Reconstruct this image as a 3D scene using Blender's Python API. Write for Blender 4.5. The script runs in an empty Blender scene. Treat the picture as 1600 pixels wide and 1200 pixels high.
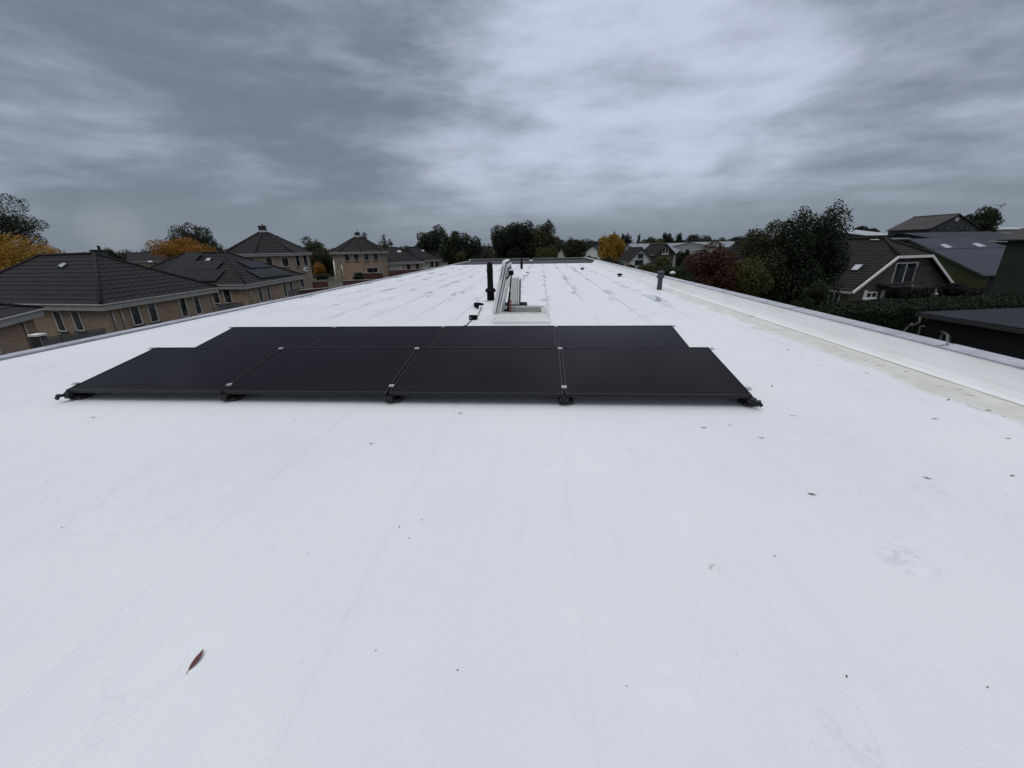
import bpy, bmesh, math, random
import numpy as np
from mathutils import Vector, Matrix
R = math.radians
scn = bpy.context.scene
col = scn.collection
# ------------------------------------------------------------------ camera
CH, CF, CP, CY, CR = 1.4731, 622.38, 0.3315, 0.0744, -0.0179   # height over the roof, focal length (px of 1600), pitch, yaw, roll
fw = Vector((-math.sin(CY)*math.cos(CP), math.cos(CY)*math.cos(CP), -math.sin(CP)))
rt0 = Vector((math.cos(CY), math.sin(CY), 0)); up0 = rt0.cross(fw)
rt = rt0*math.cos(CR)+up0*math.sin(CR); up = -rt0*math.sin(CR)+up0*math.cos(CR)
CAM = Vector((0, 0, CH))
cd = bpy.data.cameras.new('camera'); cam = bpy.data.objects.new('camera', cd); col.objects.link(cam)
M = Matrix((rt, up, -fw)).transposed().to_4x4(); M.translation = CAM
cam.matrix_world = M
cd.sensor_width = 36; cd.lens = 36*CF/1600; cd.clip_start = .05; cd.clip_end = 6000
scn.camera = cam
def ray(u, v): return fw+rt*((u-800)/CF)+up*((600-v)/CF)
def atz(u, v, z): d = ray(u, v); return CAM+d*((z-CH)/d.z)
def aty(u, v, y): d = ray(u, v); return CAM+d*(y/d.y)
def onplane(u, v, p, n): d = ray(u, v); return CAM+d*((Vector(p)-CAM).dot(n)/d.dot(n))
def depth(p): return (Vector(p)-CAM).dot(fw)
# ------------------------------------------------------------------ sky, sun, exposure
SUN_EL, SUN_AZ = R(70), R(200)
w = bpy.data.worlds.new('World'); scn.world = w; w.use_nodes = True
nt = w.node_tree; nt.nodes.clear()
class NT:
    def __init__(s, nt): s.nt = nt
    def n(s, typ, **k):
        nd = s.nt.nodes.new(typ)
        for a, b in k.items(): setattr(nd, a, b)
        return nd
    def link(s, a, b): s.nt.links.new(a, b)
    def val(s, sock, x):
        if hasattr(x, 'is_linked') or isinstance(x, bpy.types.NodeSocket): s.link(x, sock)
        else: sock.default_value = x
    def m(s, op, a, b=0., c=None, clamp=False):
        nd = s.n('ShaderNodeMath', operation=op, use_clamp=clamp); s.val(nd.inputs[0], a); s.val(nd.inputs[1], b)
        if c is not None: s.val(nd.inputs[2], c)
        return nd.outputs[0]
    def mix(s, f, a, b, blend='MIX'):
        nd = s.n('ShaderNodeMix', data_type='RGBA', blend_type=blend); s.val(nd.inputs[0], f)
        for i, x in ((6, a), (7, b)):
            s.val(nd.inputs[i], x if not isinstance(x, tuple) else (*x, 1)[:4])
        return nd.outputs[2]
    def ramp(s, f, a, b, c=0., d=1., smooth=True):
        nd = s.n('ShaderNodeMapRange', interpolation_type='SMOOTHSTEP' if smooth else 'LINEAR'); s.val(nd.inputs[0], f)
        for i, x in zip((1, 2, 3, 4), (a, b, c, d)): nd.inputs[i].default_value = x
        return nd.outputs[0]
    def noise(s, vec, scale, detail=4, rough=.5, dist=0., dims='3D'):
        nd = s.n('ShaderNodeTexNoise', noise_dimensions=dims); s.link(vec, nd.inputs['Vector'])
        nd.inputs['Scale'].default_value = scale; nd.inputs['Detail'].default_value = detail
        nd.inputs['Roughness'].default_value = rough; nd.inputs['Distortion'].default_value = dist
        return nd.outputs[0]
    def comb(s, x, y, z):
        nd = s.n('ShaderNodeCombineXYZ')
        for i, k in enumerate((x, y, z)): s.val(nd.inputs[i], k)
        return nd.outputs[0]
    def sep(s, v):
        nd = s.n('ShaderNodeSeparateXYZ'); s.link(v, nd.inputs[0]); return nd.outputs
g = NT(nt)
sky = g.n('ShaderNodeTexSky', sky_type='NISHITA', sun_disc=False)
sky.sun_elevation = SUN_EL; sky.sun_rotation = SUN_AZ; sky.dust_density = 2
tc = g.n('ShaderNodeTexCoord'); X, Yy, Z = g.sep(tc.outputs['Generated'])
Zc = g.m('MAXIMUM', Z, 0.)
den = g.m('ADD', Zc, .13)
px, py = g.m('DIVIDE', X, den), g.m('DIVIDE', Yy, den)          # the cloud deck seen from below
P1 = g.comb(g.m('MULTIPLY', px, .62), py, 3.7)
nA = g.noise(P1, .55, 5, .52, .5)
P2 = g.comb(g.m('MULTIPLY', px, .45), py, 11.3)
nB = g.noise(P2, 1.5, 6, .58, .7)
nC = g.noise(g.comb(g.m('MULTIPLY', px, .6), py, 7.7), 4.5, 5, .55, .4)
nD = g.noise(g.comb(g.m('ADD', g.m('MULTIPLY', X, 3.4), 2.2), g.m('MULTIPLY', Yy, 3.4), g.m('MULTIPLY', Zc, 10.)), 1., 8, .54, .25)     # heaped lumps
nE = g.noise(g.comb(g.m('ADD', g.m('MULTIPLY', X, 6.), 4.), g.m('MULTIPLY', Yy, 6.), g.m('MULTIPLY', Zc, 24.)), 1., 7, .6, .15)
cl = g.m('ADD', g.m('ADD', g.m('MULTIPLY', nA, .20), g.m('MULTIPLY', nB, .16)), g.m('ADD', g.m('MULTIPLY', nD, .46), g.m('MULTIPLY', nE, .18)))
def lobe(az, el, wd):                                            # a thinner or thicker part of the deck
    d = Vector((math.sin(R(az))*math.cos(R(el)), math.cos(R(az))*math.cos(R(el)), math.sin(R(el))))
    nd = g.n('ShaderNodeVectorMath', operation='DOT_PRODUCT'); g.link(tc.outputs['Generated'], nd.inputs[0]); nd.inputs[1].default_value = d
    return g.ramp(nd.outputs['Value'], math.cos(R(wd)), 1.)
cl = g.m('ADD', cl, g.m('MULTIPLY', lobe(12, 24, 24), .13))
cl = g.m('ADD', cl, g.m('MULTIPLY', lobe(-3, 13, 15), .045))
cl = g.m('ADD', cl, g.m('MULTIPLY', lobe(-46, 15, 42), -.085))
cl = g.m('ADD', cl, g.m('MULTIPLY', lobe(46, 14, 36), -.015))
t = g.ramp(cl, .36, .70)
hue = g.ramp(nB, .42, .6)
c = g.mix(t, g.mix(hue, (.168, .210, .258), (.175, .200, .255)), (.58, .635, .765))
low = g.ramp(Z, -.01, .16)
c = g.mix(low, (.205, .245, .300), c)
lum = g.ramp(Z, .36, .9, 1., 2.35)                               # overcast: much brighter overhead
c = g.mix(g.m('MULTIPLY', lobe(-47, 2.2, 3.2), .2), c, (.45, .47, .47))
c = g.mix(g.ramp(Z, .4, .75), c, g.mix(.6, c, (.42, .42, .43)))
sc = g.n('ShaderNodeVectorMath', operation='SCALE'); g.link(c, sc.inputs[0]); g.link(g.m('MULTIPLY', lum, 10.), sc.inputs['Scale'])
fin = g.mix(.93, sky.outputs[0], sc.outputs[0])
bg = g.n('ShaderNodeBackground'); g.link(fin, bg.inputs[0]); bg.inputs[1].default_value = .1
wo = g.n('ShaderNodeOutputWorld'); g.link(bg.outputs[0], wo.inputs[0])
sd = bpy.data.lights.new('sun', 'SUN'); sd.energy = .88; sd.angle = R(40); sd.color = (1, .96, .9)
so = bpy.data.objects.new('sun', sd); col.objects.link(so)
sdir = Vector((math.sin(SUN_AZ)*math.cos(SUN_EL), math.cos(SUN_AZ)*math.cos(SUN_EL), math.sin(SUN_EL)))
so.rotation_euler = (-sdir).to_track_quat('-Z', 'Y').to_euler()
scn.view_settings.view_transform = 'Standard'; scn.view_settings.look = 'None'
scn.view_settings.gamma = 1; scn.view_settings.exposure = 0
# ------------------------------------------------------------------ object helpers
def tag(o, label=None, cat=None, group=None, kind=None):
    if label: o['label'] = label
    if cat: o['category'] = cat
    if group: o['group'] = group
    if kind: o['kind'] = kind
    return o
def thing(name, label, cat, loc=(0, 0, 0), group=None):
    o = bpy.data.objects.new(name, None); col.objects.link(o); o.location = loc; o.empty_display_size = .2
    return tag(o, label, cat, group)
class MB:
    def __init__(s): s.v = []; s.f = []; s.sm = []
    def poly(s, pts, smooth=False):
        i = len(s.v); s.v += [tuple(p) for p in pts]; s.f.append(list(range(i, i+len(pts)))); s.sm.append(smooth)
    def prism(s, bot, top):                                      # two loops, same count, joined
        i = len(s.v); n = len(bot); s.v += [tuple(p) for p in bot]+[tuple(p) for p in top]
        s.f.append([i+k for k in range(n)][::-1]); s.f.append([i+n+k for k in range(n)])
        for k in range(n): s.f.append([i+k, i+(k+1) % n, i+n+(k+1) % n, i+n+k])
        s.sm += [False]*(n+2)
    def box(s, c, sx, sy, sz, ax=(1, 0, 0), ay=None, az=(0, 0, 1)):
        c = Vector(c); ax = Vector(ax).normalized(); az = Vector(az).normalized()
        ay = Vector(ay).normalized() if ay is not None else az.cross(ax).normalized()
        q = [ax*(a*sx/2)+ay*(b*sy/2) for a, b in ((-1, -1), (1, -1), (1, 1), (-1, 1))]
        s.prism([c+k-az*sz/2 for k in q], [c+k+az*sz/2 for k in q])
    def bar(s, a, b, wd, ht=None, upv=(0, 0, 1)):                # box from a to b
        a, b = Vector(a), Vector(b); d = (b-a); L = d.length
        if L < 1e-6: return
        d /= L; u = Vector(upv)
        if abs(u.dot(d)) > .98: u = Vector((1, 0, 0))
        side = d.cross(u).normalized(); u = side.cross(d)
        s.box((a+b)/2, L, wd, ht or wd, d, side, u)
    def tube(s, pts, rad, n=8, cap=True):
        pts = [Vector(p) for p in pts]; m = len(pts)
        if not hasattr(rad, '__len__'): rad = [rad]*m
        i0 = len(s.v); prev = None
        for k, p in enumerate(pts):
            d = (pts[min(k+1, m-1)]-pts[max(k-1, 0)])
            d = d.normalized() if d.length > 1e-7 else Vector((0, 0, 1))
            if prev is None:
                a = d.orthogonal().normalized()
            else:
                a = prev-d*prev.dot(d)
                a = a.normalized() if a.length > 1e-6 else d.orthogonal().normalized()
            prev = a; b = d.cross(a)
            for j in range(n):
                th = 2*math.pi*j/n; s.v.append(tuple(p+(a*math.cos(th)+b*math.sin(th))*rad[k]))
        for k in range(m-1):
            for j in range(n):
                s.f.append([i0+k*n+j, i0+k*n+(j+1) % n, i0+(k+1)*n+(j+1) % n, i0+(k+1)*n+j]); s.sm.append(True)
        if cap:
            s.f.append([i0+j for j in range(n)][::-1]); s.f.append([i0+(m-1)*n+j for j in range(n)]); s.sm += [False, False]
    def lathe(s, c, prof, n=20, ax=(0, 0, 1)):                   # profile of (radius, height)
        ax = Vector(ax).normalized(); c = Vector(c)
        a = ax.orthogonal().normalized(); b = ax.cross(a); i0 = len(s.v); m = len(prof)
        for r_, z_ in prof:
            for j in range(n):
                th = 2*math.pi*j/n; s.v.append(tuple(c+ax*z_+(a*math.cos(th)+b*math.sin(th))*r_))
        for k in range(m-1):
            for j in range(n):
                s.f.append([i0+k*n+j, i0+k*n+(j+1) % n, i0+(k+1)*n+(j+1) % n, i0+(k+1)*n+j]); s.sm.append(True)
        s.f.append([i0+j for j in range(n)][::-1]); s.f.append([i0+(m-1)*n+j for j in range(n)]); s.sm += [False, False]
    def build(s, name, mt, parent=None, bevel=0, auto=False):
        me = bpy.data.meshes.new(name); me.from_pydata(s.v, [], s.f)
        me.polygons.foreach_set('use_smooth', s.sm)
        me.materials.append(mt); me.update()
        if not auto:
            bm = bmesh.new(); bm.from_mesh(me); bmesh.ops.recalc_face_normals(bm, faces=bm.faces[:]); bm.to_mesh(me); bm.free()
        o = bpy.data.objects.new(name, me); col.objects.link(o)
        if parent:
            o.parent = parent; q = parent; off = Vector((0, 0, 0))
            while q: off += Vector(q.location); q = q.parent
            me.transform(Matrix.Translation(-off))
        if bevel:
            b = o.modifiers.new('bevel', 'BEVEL'); b.width = bevel; b.segments = 2; b.limit_method = 'ANGLE'; b.angle_limit = R(40)
        return o
def settle(o, at):                                               # moves the origin of a one-mesh thing to its base
    at = Vector(at); o.data.transform(Matrix.Translation(-at)); o.location = at; return o
# ------------------------------------------------------------------ materials
def mat(name):
    m = bpy.data.materials.new(name); m.use_nodes = True
    nt = m.node_tree; b = nt.nodes['Principled BSDF']; return m, NT(nt), b
def simple(name, c, rough=.6, metal=0., var=.12, scale=3., bump=0., spec=.5, bscale=None):
    m, g, b = mat(name); co = g.n('ShaderNodeTexCoord').outputs['Object']
    n1 = g.noise(co, scale, 5, .6); n2 = g.noise(co, scale*9, 3, .6)
    f = g.m('ADD', g.m('MULTIPLY', n1, .65), g.m('MULTIPLY', n2, .35))
    lo = tuple(x*(1-var*1.6) for x in c); hi = tuple(min(1, x*(1+var*1.6)) for x in c)
    g.link(g.mix(g.ramp(f, .3, .7, smooth=False), lo, hi), b.inputs['Base Color'])
    g.link(g.ramp(n1, .3, .7, max(0, rough-.08), min(1, rough+.08)), b.inputs['Roughness'])
    b.inputs['Metallic'].default_value = metal; b.inputs['Specular IOR Level'].default_value = spec
    if bump:
        bp = g.n('ShaderNodeBump'); bp.inputs['Strength'].default_value = bump; bp.inputs['Distance'].default_value = .02
        g.link(g.noise(co, bscale or scale*20, 3), bp.inputs['Height']); g.link(bp.outputs[0], b.inputs['Normal'])
    return m
def membrane(name, deck=True):
    m, g, b = mat(name); geo = g.n('ShaderNodeNewGeometry').outputs['Position']
    x, y, z = g.sep(geo)
    big = g.noise(geo, .55, 4, .55); mid = g.noise(geo, 3.2, 5, .6); fine = g.noise(geo, 26., 4, .65); grit = g.noise(geo, 230., 3, .7)
    streak = g.noise(g.comb(g.m('MULTIPLY', x, 5.), g.m('MULTIPLY', y, .5), 2.), 1., 5, .6, .6)
    base = g.mix(g.ramp(big, .3, .7), (.715, .728, .752), (.775, .785, .80))
    base = g.mix(g.m('MULTIPLY', g.ramp(streak, .52, .75), .35), base, (.66, .68, .72))
    base = g.mix(g.m('MULTIPLY', g.ramp(mid, .56, .68), .3), base, (.83, .84, .86))
    base = g.mix(g.m('MULTIPLY', g.ramp(grit, .38, .62), .42), base, (.53, .545, .58))
    base = g.mix(g.m('MULTIPLY', g.ramp(fine, .56, .8), .35), base, (.62, .64, .68))
    if deck:
        # sheets one metre wide, lapped; grey reflection of wet seams painted into the colour of the far laps
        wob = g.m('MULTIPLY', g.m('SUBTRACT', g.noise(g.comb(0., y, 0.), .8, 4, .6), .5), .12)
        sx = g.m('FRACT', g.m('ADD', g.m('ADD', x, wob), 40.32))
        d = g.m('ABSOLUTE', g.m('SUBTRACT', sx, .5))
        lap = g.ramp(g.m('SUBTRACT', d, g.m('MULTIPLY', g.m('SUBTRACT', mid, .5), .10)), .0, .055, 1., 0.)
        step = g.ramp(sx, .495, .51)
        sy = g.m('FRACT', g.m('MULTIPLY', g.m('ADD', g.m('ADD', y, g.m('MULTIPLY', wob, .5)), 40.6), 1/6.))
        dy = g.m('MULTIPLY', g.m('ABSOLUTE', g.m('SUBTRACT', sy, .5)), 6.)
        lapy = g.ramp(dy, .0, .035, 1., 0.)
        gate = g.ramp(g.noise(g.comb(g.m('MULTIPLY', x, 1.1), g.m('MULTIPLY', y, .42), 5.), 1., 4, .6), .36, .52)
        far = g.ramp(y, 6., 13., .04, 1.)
        lap_reflect = g.m('MULTIPLY', g.m('MULTIPLY', g.m('MAXIMUM', lap, g.m('MULTIPLY', lapy, .35)), gate), far)
        base = g.mix(g.m('MULTIPLY', lap_reflect, .75), base, (.38, .40, .44))
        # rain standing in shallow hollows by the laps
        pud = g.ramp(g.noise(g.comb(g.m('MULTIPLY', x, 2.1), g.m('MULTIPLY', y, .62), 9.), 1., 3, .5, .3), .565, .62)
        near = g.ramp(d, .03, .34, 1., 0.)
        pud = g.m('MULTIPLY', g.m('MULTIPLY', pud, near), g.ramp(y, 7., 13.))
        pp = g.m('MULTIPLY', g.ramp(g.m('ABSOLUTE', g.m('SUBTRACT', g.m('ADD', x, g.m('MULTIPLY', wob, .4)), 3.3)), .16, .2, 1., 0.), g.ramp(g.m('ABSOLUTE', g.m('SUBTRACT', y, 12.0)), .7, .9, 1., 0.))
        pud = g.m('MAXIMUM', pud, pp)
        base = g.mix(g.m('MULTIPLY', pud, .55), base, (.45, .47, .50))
        # hairline cracks of the coating
        vo = g.n('ShaderNodeTexVoronoi', feature='DISTANCE_TO_EDGE'); vo.inputs['Scale'].default_value = 1.
        dist = g.n('ShaderNodeVectorMath', operation='ADD')
        nz = g.n('ShaderNodeTexNoise'); g.link(geo, nz.inputs['Vector']); nz.inputs['Scale'].default_value = 2.5; nz.inputs['Detail'].default_value = 5
        sc2 = g.n('ShaderNodeVectorMath', operation='SCALE'); g.link(nz.outputs['Color'], sc2.inputs[0]); sc2.inputs['Scale'].default_value = .5
        g.link(g.comb(g.m('MULTIPLY', x, 1.1), g.m('MULTIPLY', y, .38), 0.), dist.inputs[0]); g.link(sc2.outputs[0], dist.inputs[1])
        g.link(dist.outputs[0], vo.inputs['Vector'])
        crack = g.m('MULTIPLY', g.ramp(vo.outputs['Distance'], .0, .006, 1., 0.), g.ramp(g.noise(geo, .9, 3), .48, .62))
        base = g.mix(g.m('MULTIPLY', crack, .3), base, (.5, .52, .55))
        # specks and droppings
        v2 = g.n('ShaderNodeTexVoronoi'); v2.inputs['Scale'].default_value = 7.; g.link(geo, v2.inputs['Vector'])
        spk = g.m('MULTIPLY', g.ramp(v2.outputs['Distance'], .012, .03, 1., 0.), g.ramp(g.sep(v2.outputs['Color'])[0], .80, .83))
        base = g.mix(g.m('MULTIPLY', spk, .6), base, (.16, .16, .16))
        # algae and dried silt where rain gathers along the parapet
        edge = g.m('ADD', x, g.m('ADD', g.m('MULTIPLY', g.m('SUBTRACT', g.noise(geo, 1.3, 5, .6), .5), .9), g.m('MULTIPLY', g.m('SUBTRACT', fine, .5), .12)))
        silt = g.m('MULTIPLY', g.ramp(edge, 3.92, 4.12), g.ramp(y, 24., 6., .25, 1.))
        base = g.mix(g.m('MULTIPLY', silt, .74), base, g.mix(g.ramp(mid, .35, .65), (.50, .485, .41), (.60, .59, .52)))
        rim = g.m('MULTIPLY', g.ramp(g.m('ABSOLUTE', g.m('SUBTRACT', edge, 3.98)), .0, .045, 1., 0.), g.ramp(g.noise(geo, 1.7, 3), .45, .6))
        base = g.mix(g.m('MULTIPLY', rim, .5), base, (.38, .36, .32))
        crease = g.m('MULTIPLY', g.ramp(g.m('ABSOLUTE', g.m('SUBTRACT', g.m('ADD', x, g.m('MULTIPLY', wob, .25)), 4.45)), .004, .018, 1., 0.), g.ramp(g.noise(geo, 1.1, 3), .35, .5))
        base = g.mix(g.m('MULTIPLY', crease, .7), base, (.26, .25, .22))
        cr2 = g.m('MULTIPLY', g.ramp(g.m('ABSOLUTE', g.m('SUBTRACT', g.m('ADD', x, g.m('MULTIPLY', wob, .5)), 3.72)), .004, .03, 1., 0.), g.ramp(g.noise(geo, .7, 3), .38, .55))
        base = g.mix(g.m('MULTIPLY', cr2, .45), base, (.5, .52, .55))
        for sxp, syp, rr, cc, k in ((1.79, 1.68, .16, (.50, .51, .54), .5), (2.42, 2.3, .12, (.5, .51, .54), .4), (.84, 1.58, .035, (.22, .2, .12), .9), (2.4, 3.0, .3, (.58, .6, .63), .3)):
            dd = g.n('ShaderNodeVectorMath', operation='DISTANCE'); g.link(geo, dd.inputs[0]); dd.inputs[1].default_value = (sxp, syp, 0)
            mk = g.m('MULTIPLY', g.ramp(dd.outputs['Value'], rr*.35, rr, 1., 0.), g.ramp(g.noise(geo, 14., 4, .65), .47, .58))
            base = g.mix(g.m('MULTIPLY', mk, k), base, cc)
        hgt = g.m('ADD', g.m('ADD', g.m('MULTIPLY', step, .25), g.m('MULTIPLY', fine, .16)), g.m('ADD', g.m('MULTIPLY', mid, .45), g.m('MULTIPLY', grit, .12)))
        hgt = g.m('ADD', hgt, g.m('MULTIPLY', big, .8))
        hgt = g.m('MULTIPLY', hgt, g.m('SUBTRACT', 1., pud))
        g.link(g.m('SUBTRACT', .5, g.m('MULTIPLY', pud, .45)), b.inputs['Roughness'])
    else:
        silt = g.ramp(g.noise(g.comb(g.m('MULTIPLY', y, .6), g.m('MULTIPLY', z, 4.), x), 1.5, 5, .6), .4, .7)
        base = g.mix(g.m('MULTIPLY', silt, .4), g.mix(.5, base, (.80, .80, .77)), (.60, .61, .54))
        hgt = g.m('ADD', g.m('MULTIPLY', fine, .2), g.m('MULTIPLY', mid, .5)); b.inputs['Roughness'].default_value = .5
    g.link(base, b.inputs['Base Color']); b.inputs['Specular IOR Level'].default_value = .35
    bp = g.n('ShaderNodeBump'); bp.inputs['Strength'].default_value = .75; bp.inputs['Distance'].default_value = .014
    g.link(hgt, bp.inputs['Height']); g.link(bp.outputs[0], b.inputs['Normal'])
    return m
def ribbed(name, c, step=.3, rough=.5, axis=(1, 0, 0), metal=0., dep=.6):
    m, g, b = mat(name); geo = g.n('ShaderNodeNewGeometry').outputs['Position']
    dt = g.n('ShaderNodeVectorMath', operation='DOT_PRODUCT'); g.link(geo, dt.inputs[0]); dt.inputs[1].default_value = Vector(axis).normalized()
    fr = g.m('FRACT', g.m('MULTIPLY', dt.outputs['Value'], 1/step))
    rib = g.ramp(g.m('ABSOLUTE', g.m('SUBTRACT', fr, .5)), .0, .14, 1., 0.)
    n1 = g.noise(geo, .5, 5, .6); n2 = g.noise(geo, 5., 4, .6)
    base = g.mix(g.ramp(n1, .3, .7), tuple(x*.82 for x in c), tuple(x*1.15 for x in c))
    base = g.mix(g.m('MULTIPLY', g.ramp(n2, .5, .8), .35), base, tuple(x*.6 for x in c))
    g.link(base, b.inputs['Base Color']); b.inputs['Roughness'].default_value = rough; b.inputs['Metallic'].default_value = metal; b.inputs['Specular IOR Level'].default_value = .25
    bp = g.n('ShaderNodeBump'); bp.inputs['Strength'].default_value = dep; bp.inputs['Distance'].default_value = .04
    g.link(rib, bp.inputs['Height']); g.link(bp.outputs[0], b.inputs['Normal'])
    return m
def tiles(name, c):
    m, g, b = mat(name); geo = g.n('ShaderNodeNewGeometry').outputs['Position']
    x, y, z = g.sep(geo)
    n1 = g.noise(geo, .6, 5, .6); n2 = g.noise(geo, 4.5, 4, .7)
    v = g.n('ShaderNodeTexVoronoi'); v.inputs['Scale'].default_value = 3.2; g.link(geo, v.inputs['Vector'])
    base = g.mix(g.ramp(n1, .3, .7), tuple(k*.8 for k in c), tuple(k*1.2 for k in c))
    base = g.mix(g.m('MULTIPLY', g.sep(v.outputs['Color'])[0], .4), base, tuple(k*1.5 for k in c))
    base = g.mix(g.m('MULTIPLY', g.ramp(n2, .58, .75), .4), base, (c[0]*1.4, c[1]*1.5, c[2]*1.1))
    g.link(base, b.inputs['Base Color']); b.inputs['Roughness'].default_value = .75; b.inputs['Specular IOR Level'].default_value = .22
    hx = g.m('SINE', g.m('MULTIPLY', g.m('ADD', x, g.m('MULTIPLY', y, .55)), 21.)); bp = g.n('ShaderNodeBump'); bp.inputs['Strength'].default_value = .5; bp.inputs['Distance'].default_value = .03
    g.link(g.m('ADD', hx, g.m('MULTIPLY', n2, 1.5)), bp.inputs['Height']); g.link(bp.outputs[0], b.inputs['Normal'])
    return m
def brick(name, c, mortar):
    m, g, b = mat(name); geo = g.n('ShaderNodeNewGeometry').outputs['Position']
    x, y, z = g.sep(geo)
    h = g.m('ADD', g.m('MULTIPLY', x, .7), g.m('MULTIPLY', y, .72))
    bt = g.n('ShaderNodeTexBrick'); g.link(g.comb(h, z, 0.), bt.inputs['Vector']); bt.inputs['Scale'].default_value = 1.
    bt.inputs['Brick Width'].default_value = .22; bt.inputs['Row Height'].default_value = .065; bt.inputs['Mortar Size'].default_value = .008
    bt.inputs['Color1'].default_value = (*[k*.8 for k in c], 1); bt.inputs['Color2'].default_value = (*[k*1.2 for k in c], 1); bt.inputs['Mortar'].default_value = (*mortar, 1)
    n1 = g.noise(geo, .9, 5, .6)
    base = g.mix(g.m('MULTIPLY', g.ramp(n1, .4, .75), .45), bt.outputs['Color'], tuple(k*.6 for k in c))
    g.link(base, b.inputs['Base Color']); b.inputs['Roughness'].default_value = .85
    return m
def leafmat(name, cols, trans=.25):
    m, g, b = mat(name); geo = g.n('ShaderNodeNewGeometry'); rnd = geo.outputs['Random Per Island']
    cr = g.n('ShaderNodeValToRGB'); g.link(rnd, cr.inputs[0]); el = cr.color_ramp.elements
    el[0].position = 0; el[0].color = (*cols[0], 1); el[1].position = 1; el[1].color = (*cols[-1], 1)
    for i, c in enumerate(cols[1:-1]):
        e = el.new((i+1)/(len(cols)-1)); e.color = (*c, 1)
    n1 = g.noise(geo.outputs['Position'], .9, 3, .5)
    base = g.mix(g.ramp(n1, .35, .65), cr.outputs[0], g.mix(.5, cr.outputs[0], cols[len(cols)//2]))
    g.link(base, b.inputs['Base Color']); b.inputs['Roughness'].default_value = .6; b.inputs['Specular IOR Level'].default_value = .25
    tr = g.n('ShaderNodeBsdfTranslucent'); g.link(base, tr.inputs[0]); mx = g.n('ShaderNodeMixShader'); mx.inputs[0].default_value = trans
    out = m.node_tree.nodes['Material Output']; g.link(b.outputs[0], mx.inputs[1]); g.link(tr.outputs[0], mx.inputs[2]); g.link(mx.outputs[0], out.inputs[0])
    return m
def panelmat(name, body, line):
    m, g, b = mat(name); co = g.n('ShaderNodeTexCoord').outputs['UV']; u, v, _ = g.sep(co)
    def grid(a, n, wd): f = g.m('FRACT', g.m('MULTIPLY', a, n)); return g.ramp(g.m('ABSOLUTE', g.m('SUBTRACT', f, .5)), .5-wd, .5-wd*.4, 0., 1.)
    gl = g.m('MAXIMUM', grid(u, 12, .012), grid(v, 6, .012))
    bus = g.m('MULTIPLY', grid(v, 60, .06), .25)
    n = g.noise(g.n('ShaderNodeTexCoord').outputs['Object'], 1.2, 3)
    base = g.mix(g.m('MAXIMUM', g.m('MULTIPLY', gl, .6), bus), g.mix(g.m('ADD', g.m('MULTIPLY', g.n('ShaderNodeObjectInfo').outputs['Random'], .7), g.m('MULTIPLY', n, .3)), body, (body[0]*1.25, body[1]*.9, body[2]*.75)), line)
    g.link(base, b.inputs['Base Color']); b.inputs['Roughness'].default_value = .16; b.inputs['IOR'].default_value = 1.155; b.inputs['Specular Tint'].default_value = (1, .87, .68, 1)
    d = g.noise(g.n('ShaderNodeTexCoord').outputs['Object'], 2.5, 5, .65); g.link(g.ramp(d, .3, .7, .07, .14), b.inputs['Roughness'])
    return m
W_ = {}
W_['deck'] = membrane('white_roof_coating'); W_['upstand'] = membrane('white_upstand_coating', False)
W_['bitumen'] = simple('grey_bitumen', (.05, .052, .055), .85, var=.3, scale=1.5, bump=.3, spec=.25)
W_['zinc'] = simple('grey_coping_metal', (.40, .41, .45), .5, .2, .2, 2.2, spec=.4, bump=.15)
W_['black'] = simple('black_plastic', (.004, .004, .005), .75, var=.2, scale=6, spec=.12)
W_['blackmetal'] = simple('black_metal', (.009, .009, .010), .45, .0, .2, 6, spec=.3)
W_['rubber'] = simple('black_rubber', (.015, .015, .016), .75, var=.2)
W_['alu'] = simple('bare_aluminium', (.55, .55, .56), .35, .8, .1, 12)
W_['pvc'] = simple('white_pvc', (.68, .68, .66), .4, var=.07, scale=4)
W_['pvcdirt'] = simple('grey_white_pvc', (.52, .52, .50), .5, var=.16, scale=5)
W_['seal'] = simple('dark_seal', (.03, .03, .03), .7)
W_['red'] = simple('red_paint', (.33, .015, .015), .45, var=.15, scale=6)
W_['ventgrey'] = simple('dark_green_grey_plastic', (.045, .055, .06), .55, var=.15, scale=6)
W_['cell'] = panelmat('solar_glass', (.0042, .0032, .0068), (.013, .012, .016))
W_['tile'] = tiles('grey_roof_tile', (.0135, .0122, .0138)); W_['tilebrown'] = tiles('brown_roof_tile', (.0105, .009, .008))
W_['brick'] = brick('yellow_brick', (.285, .198, .13), (.29, .235, .19)); W_['brickdark'] = brick('dark_brick', (.066, .054, .038), (.08, .07, .055))
W_['fascia'] = simple('grey_fascia_paint', (.30, .30, .29), .55, var=.08, scale=2)
W_['white'] = simple('white_paint', (.72, .72, .70), .5, var=.06, scale=3)
W_['frame'] = simple('pale_frame_paint', (.52, .51, .48), .5, var=.06, scale=3)
W_['pipe'] = simple('grey_downpipe', (.38, .37, .35), .5, var=.1)
W_['lead'] = simple('black_chimney_slate', (.02, .02, .022), .7, var=.2)
W_['redwood'] = simple('red_brown_stained_wood', (.06, .016, .012), .7, var=.25, scale=4)
W_['bark'] = simple('bark', (.05, .04, .032), .9, var=.3, scale=6, bump=.5)
W_['dullpipe'] = simple('dull_galvanised_tube', (.10, .10, .10), .6, var=.2)
W_['railing'] = simple('dark_grey_railing', (.04, .042, .045), .5)
W_['screen'] = simple('grey_railing_screen', (.085, .09, .095), .5, var=.2)
W_['render'] = simple('white_render', (.62, .62, .60), .8, var=.08, scale=1.5)
W_['greenwood'] = ribbed('green_boards', (.022, .034, .022), .22, .75, (1, 1, 0))
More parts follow.
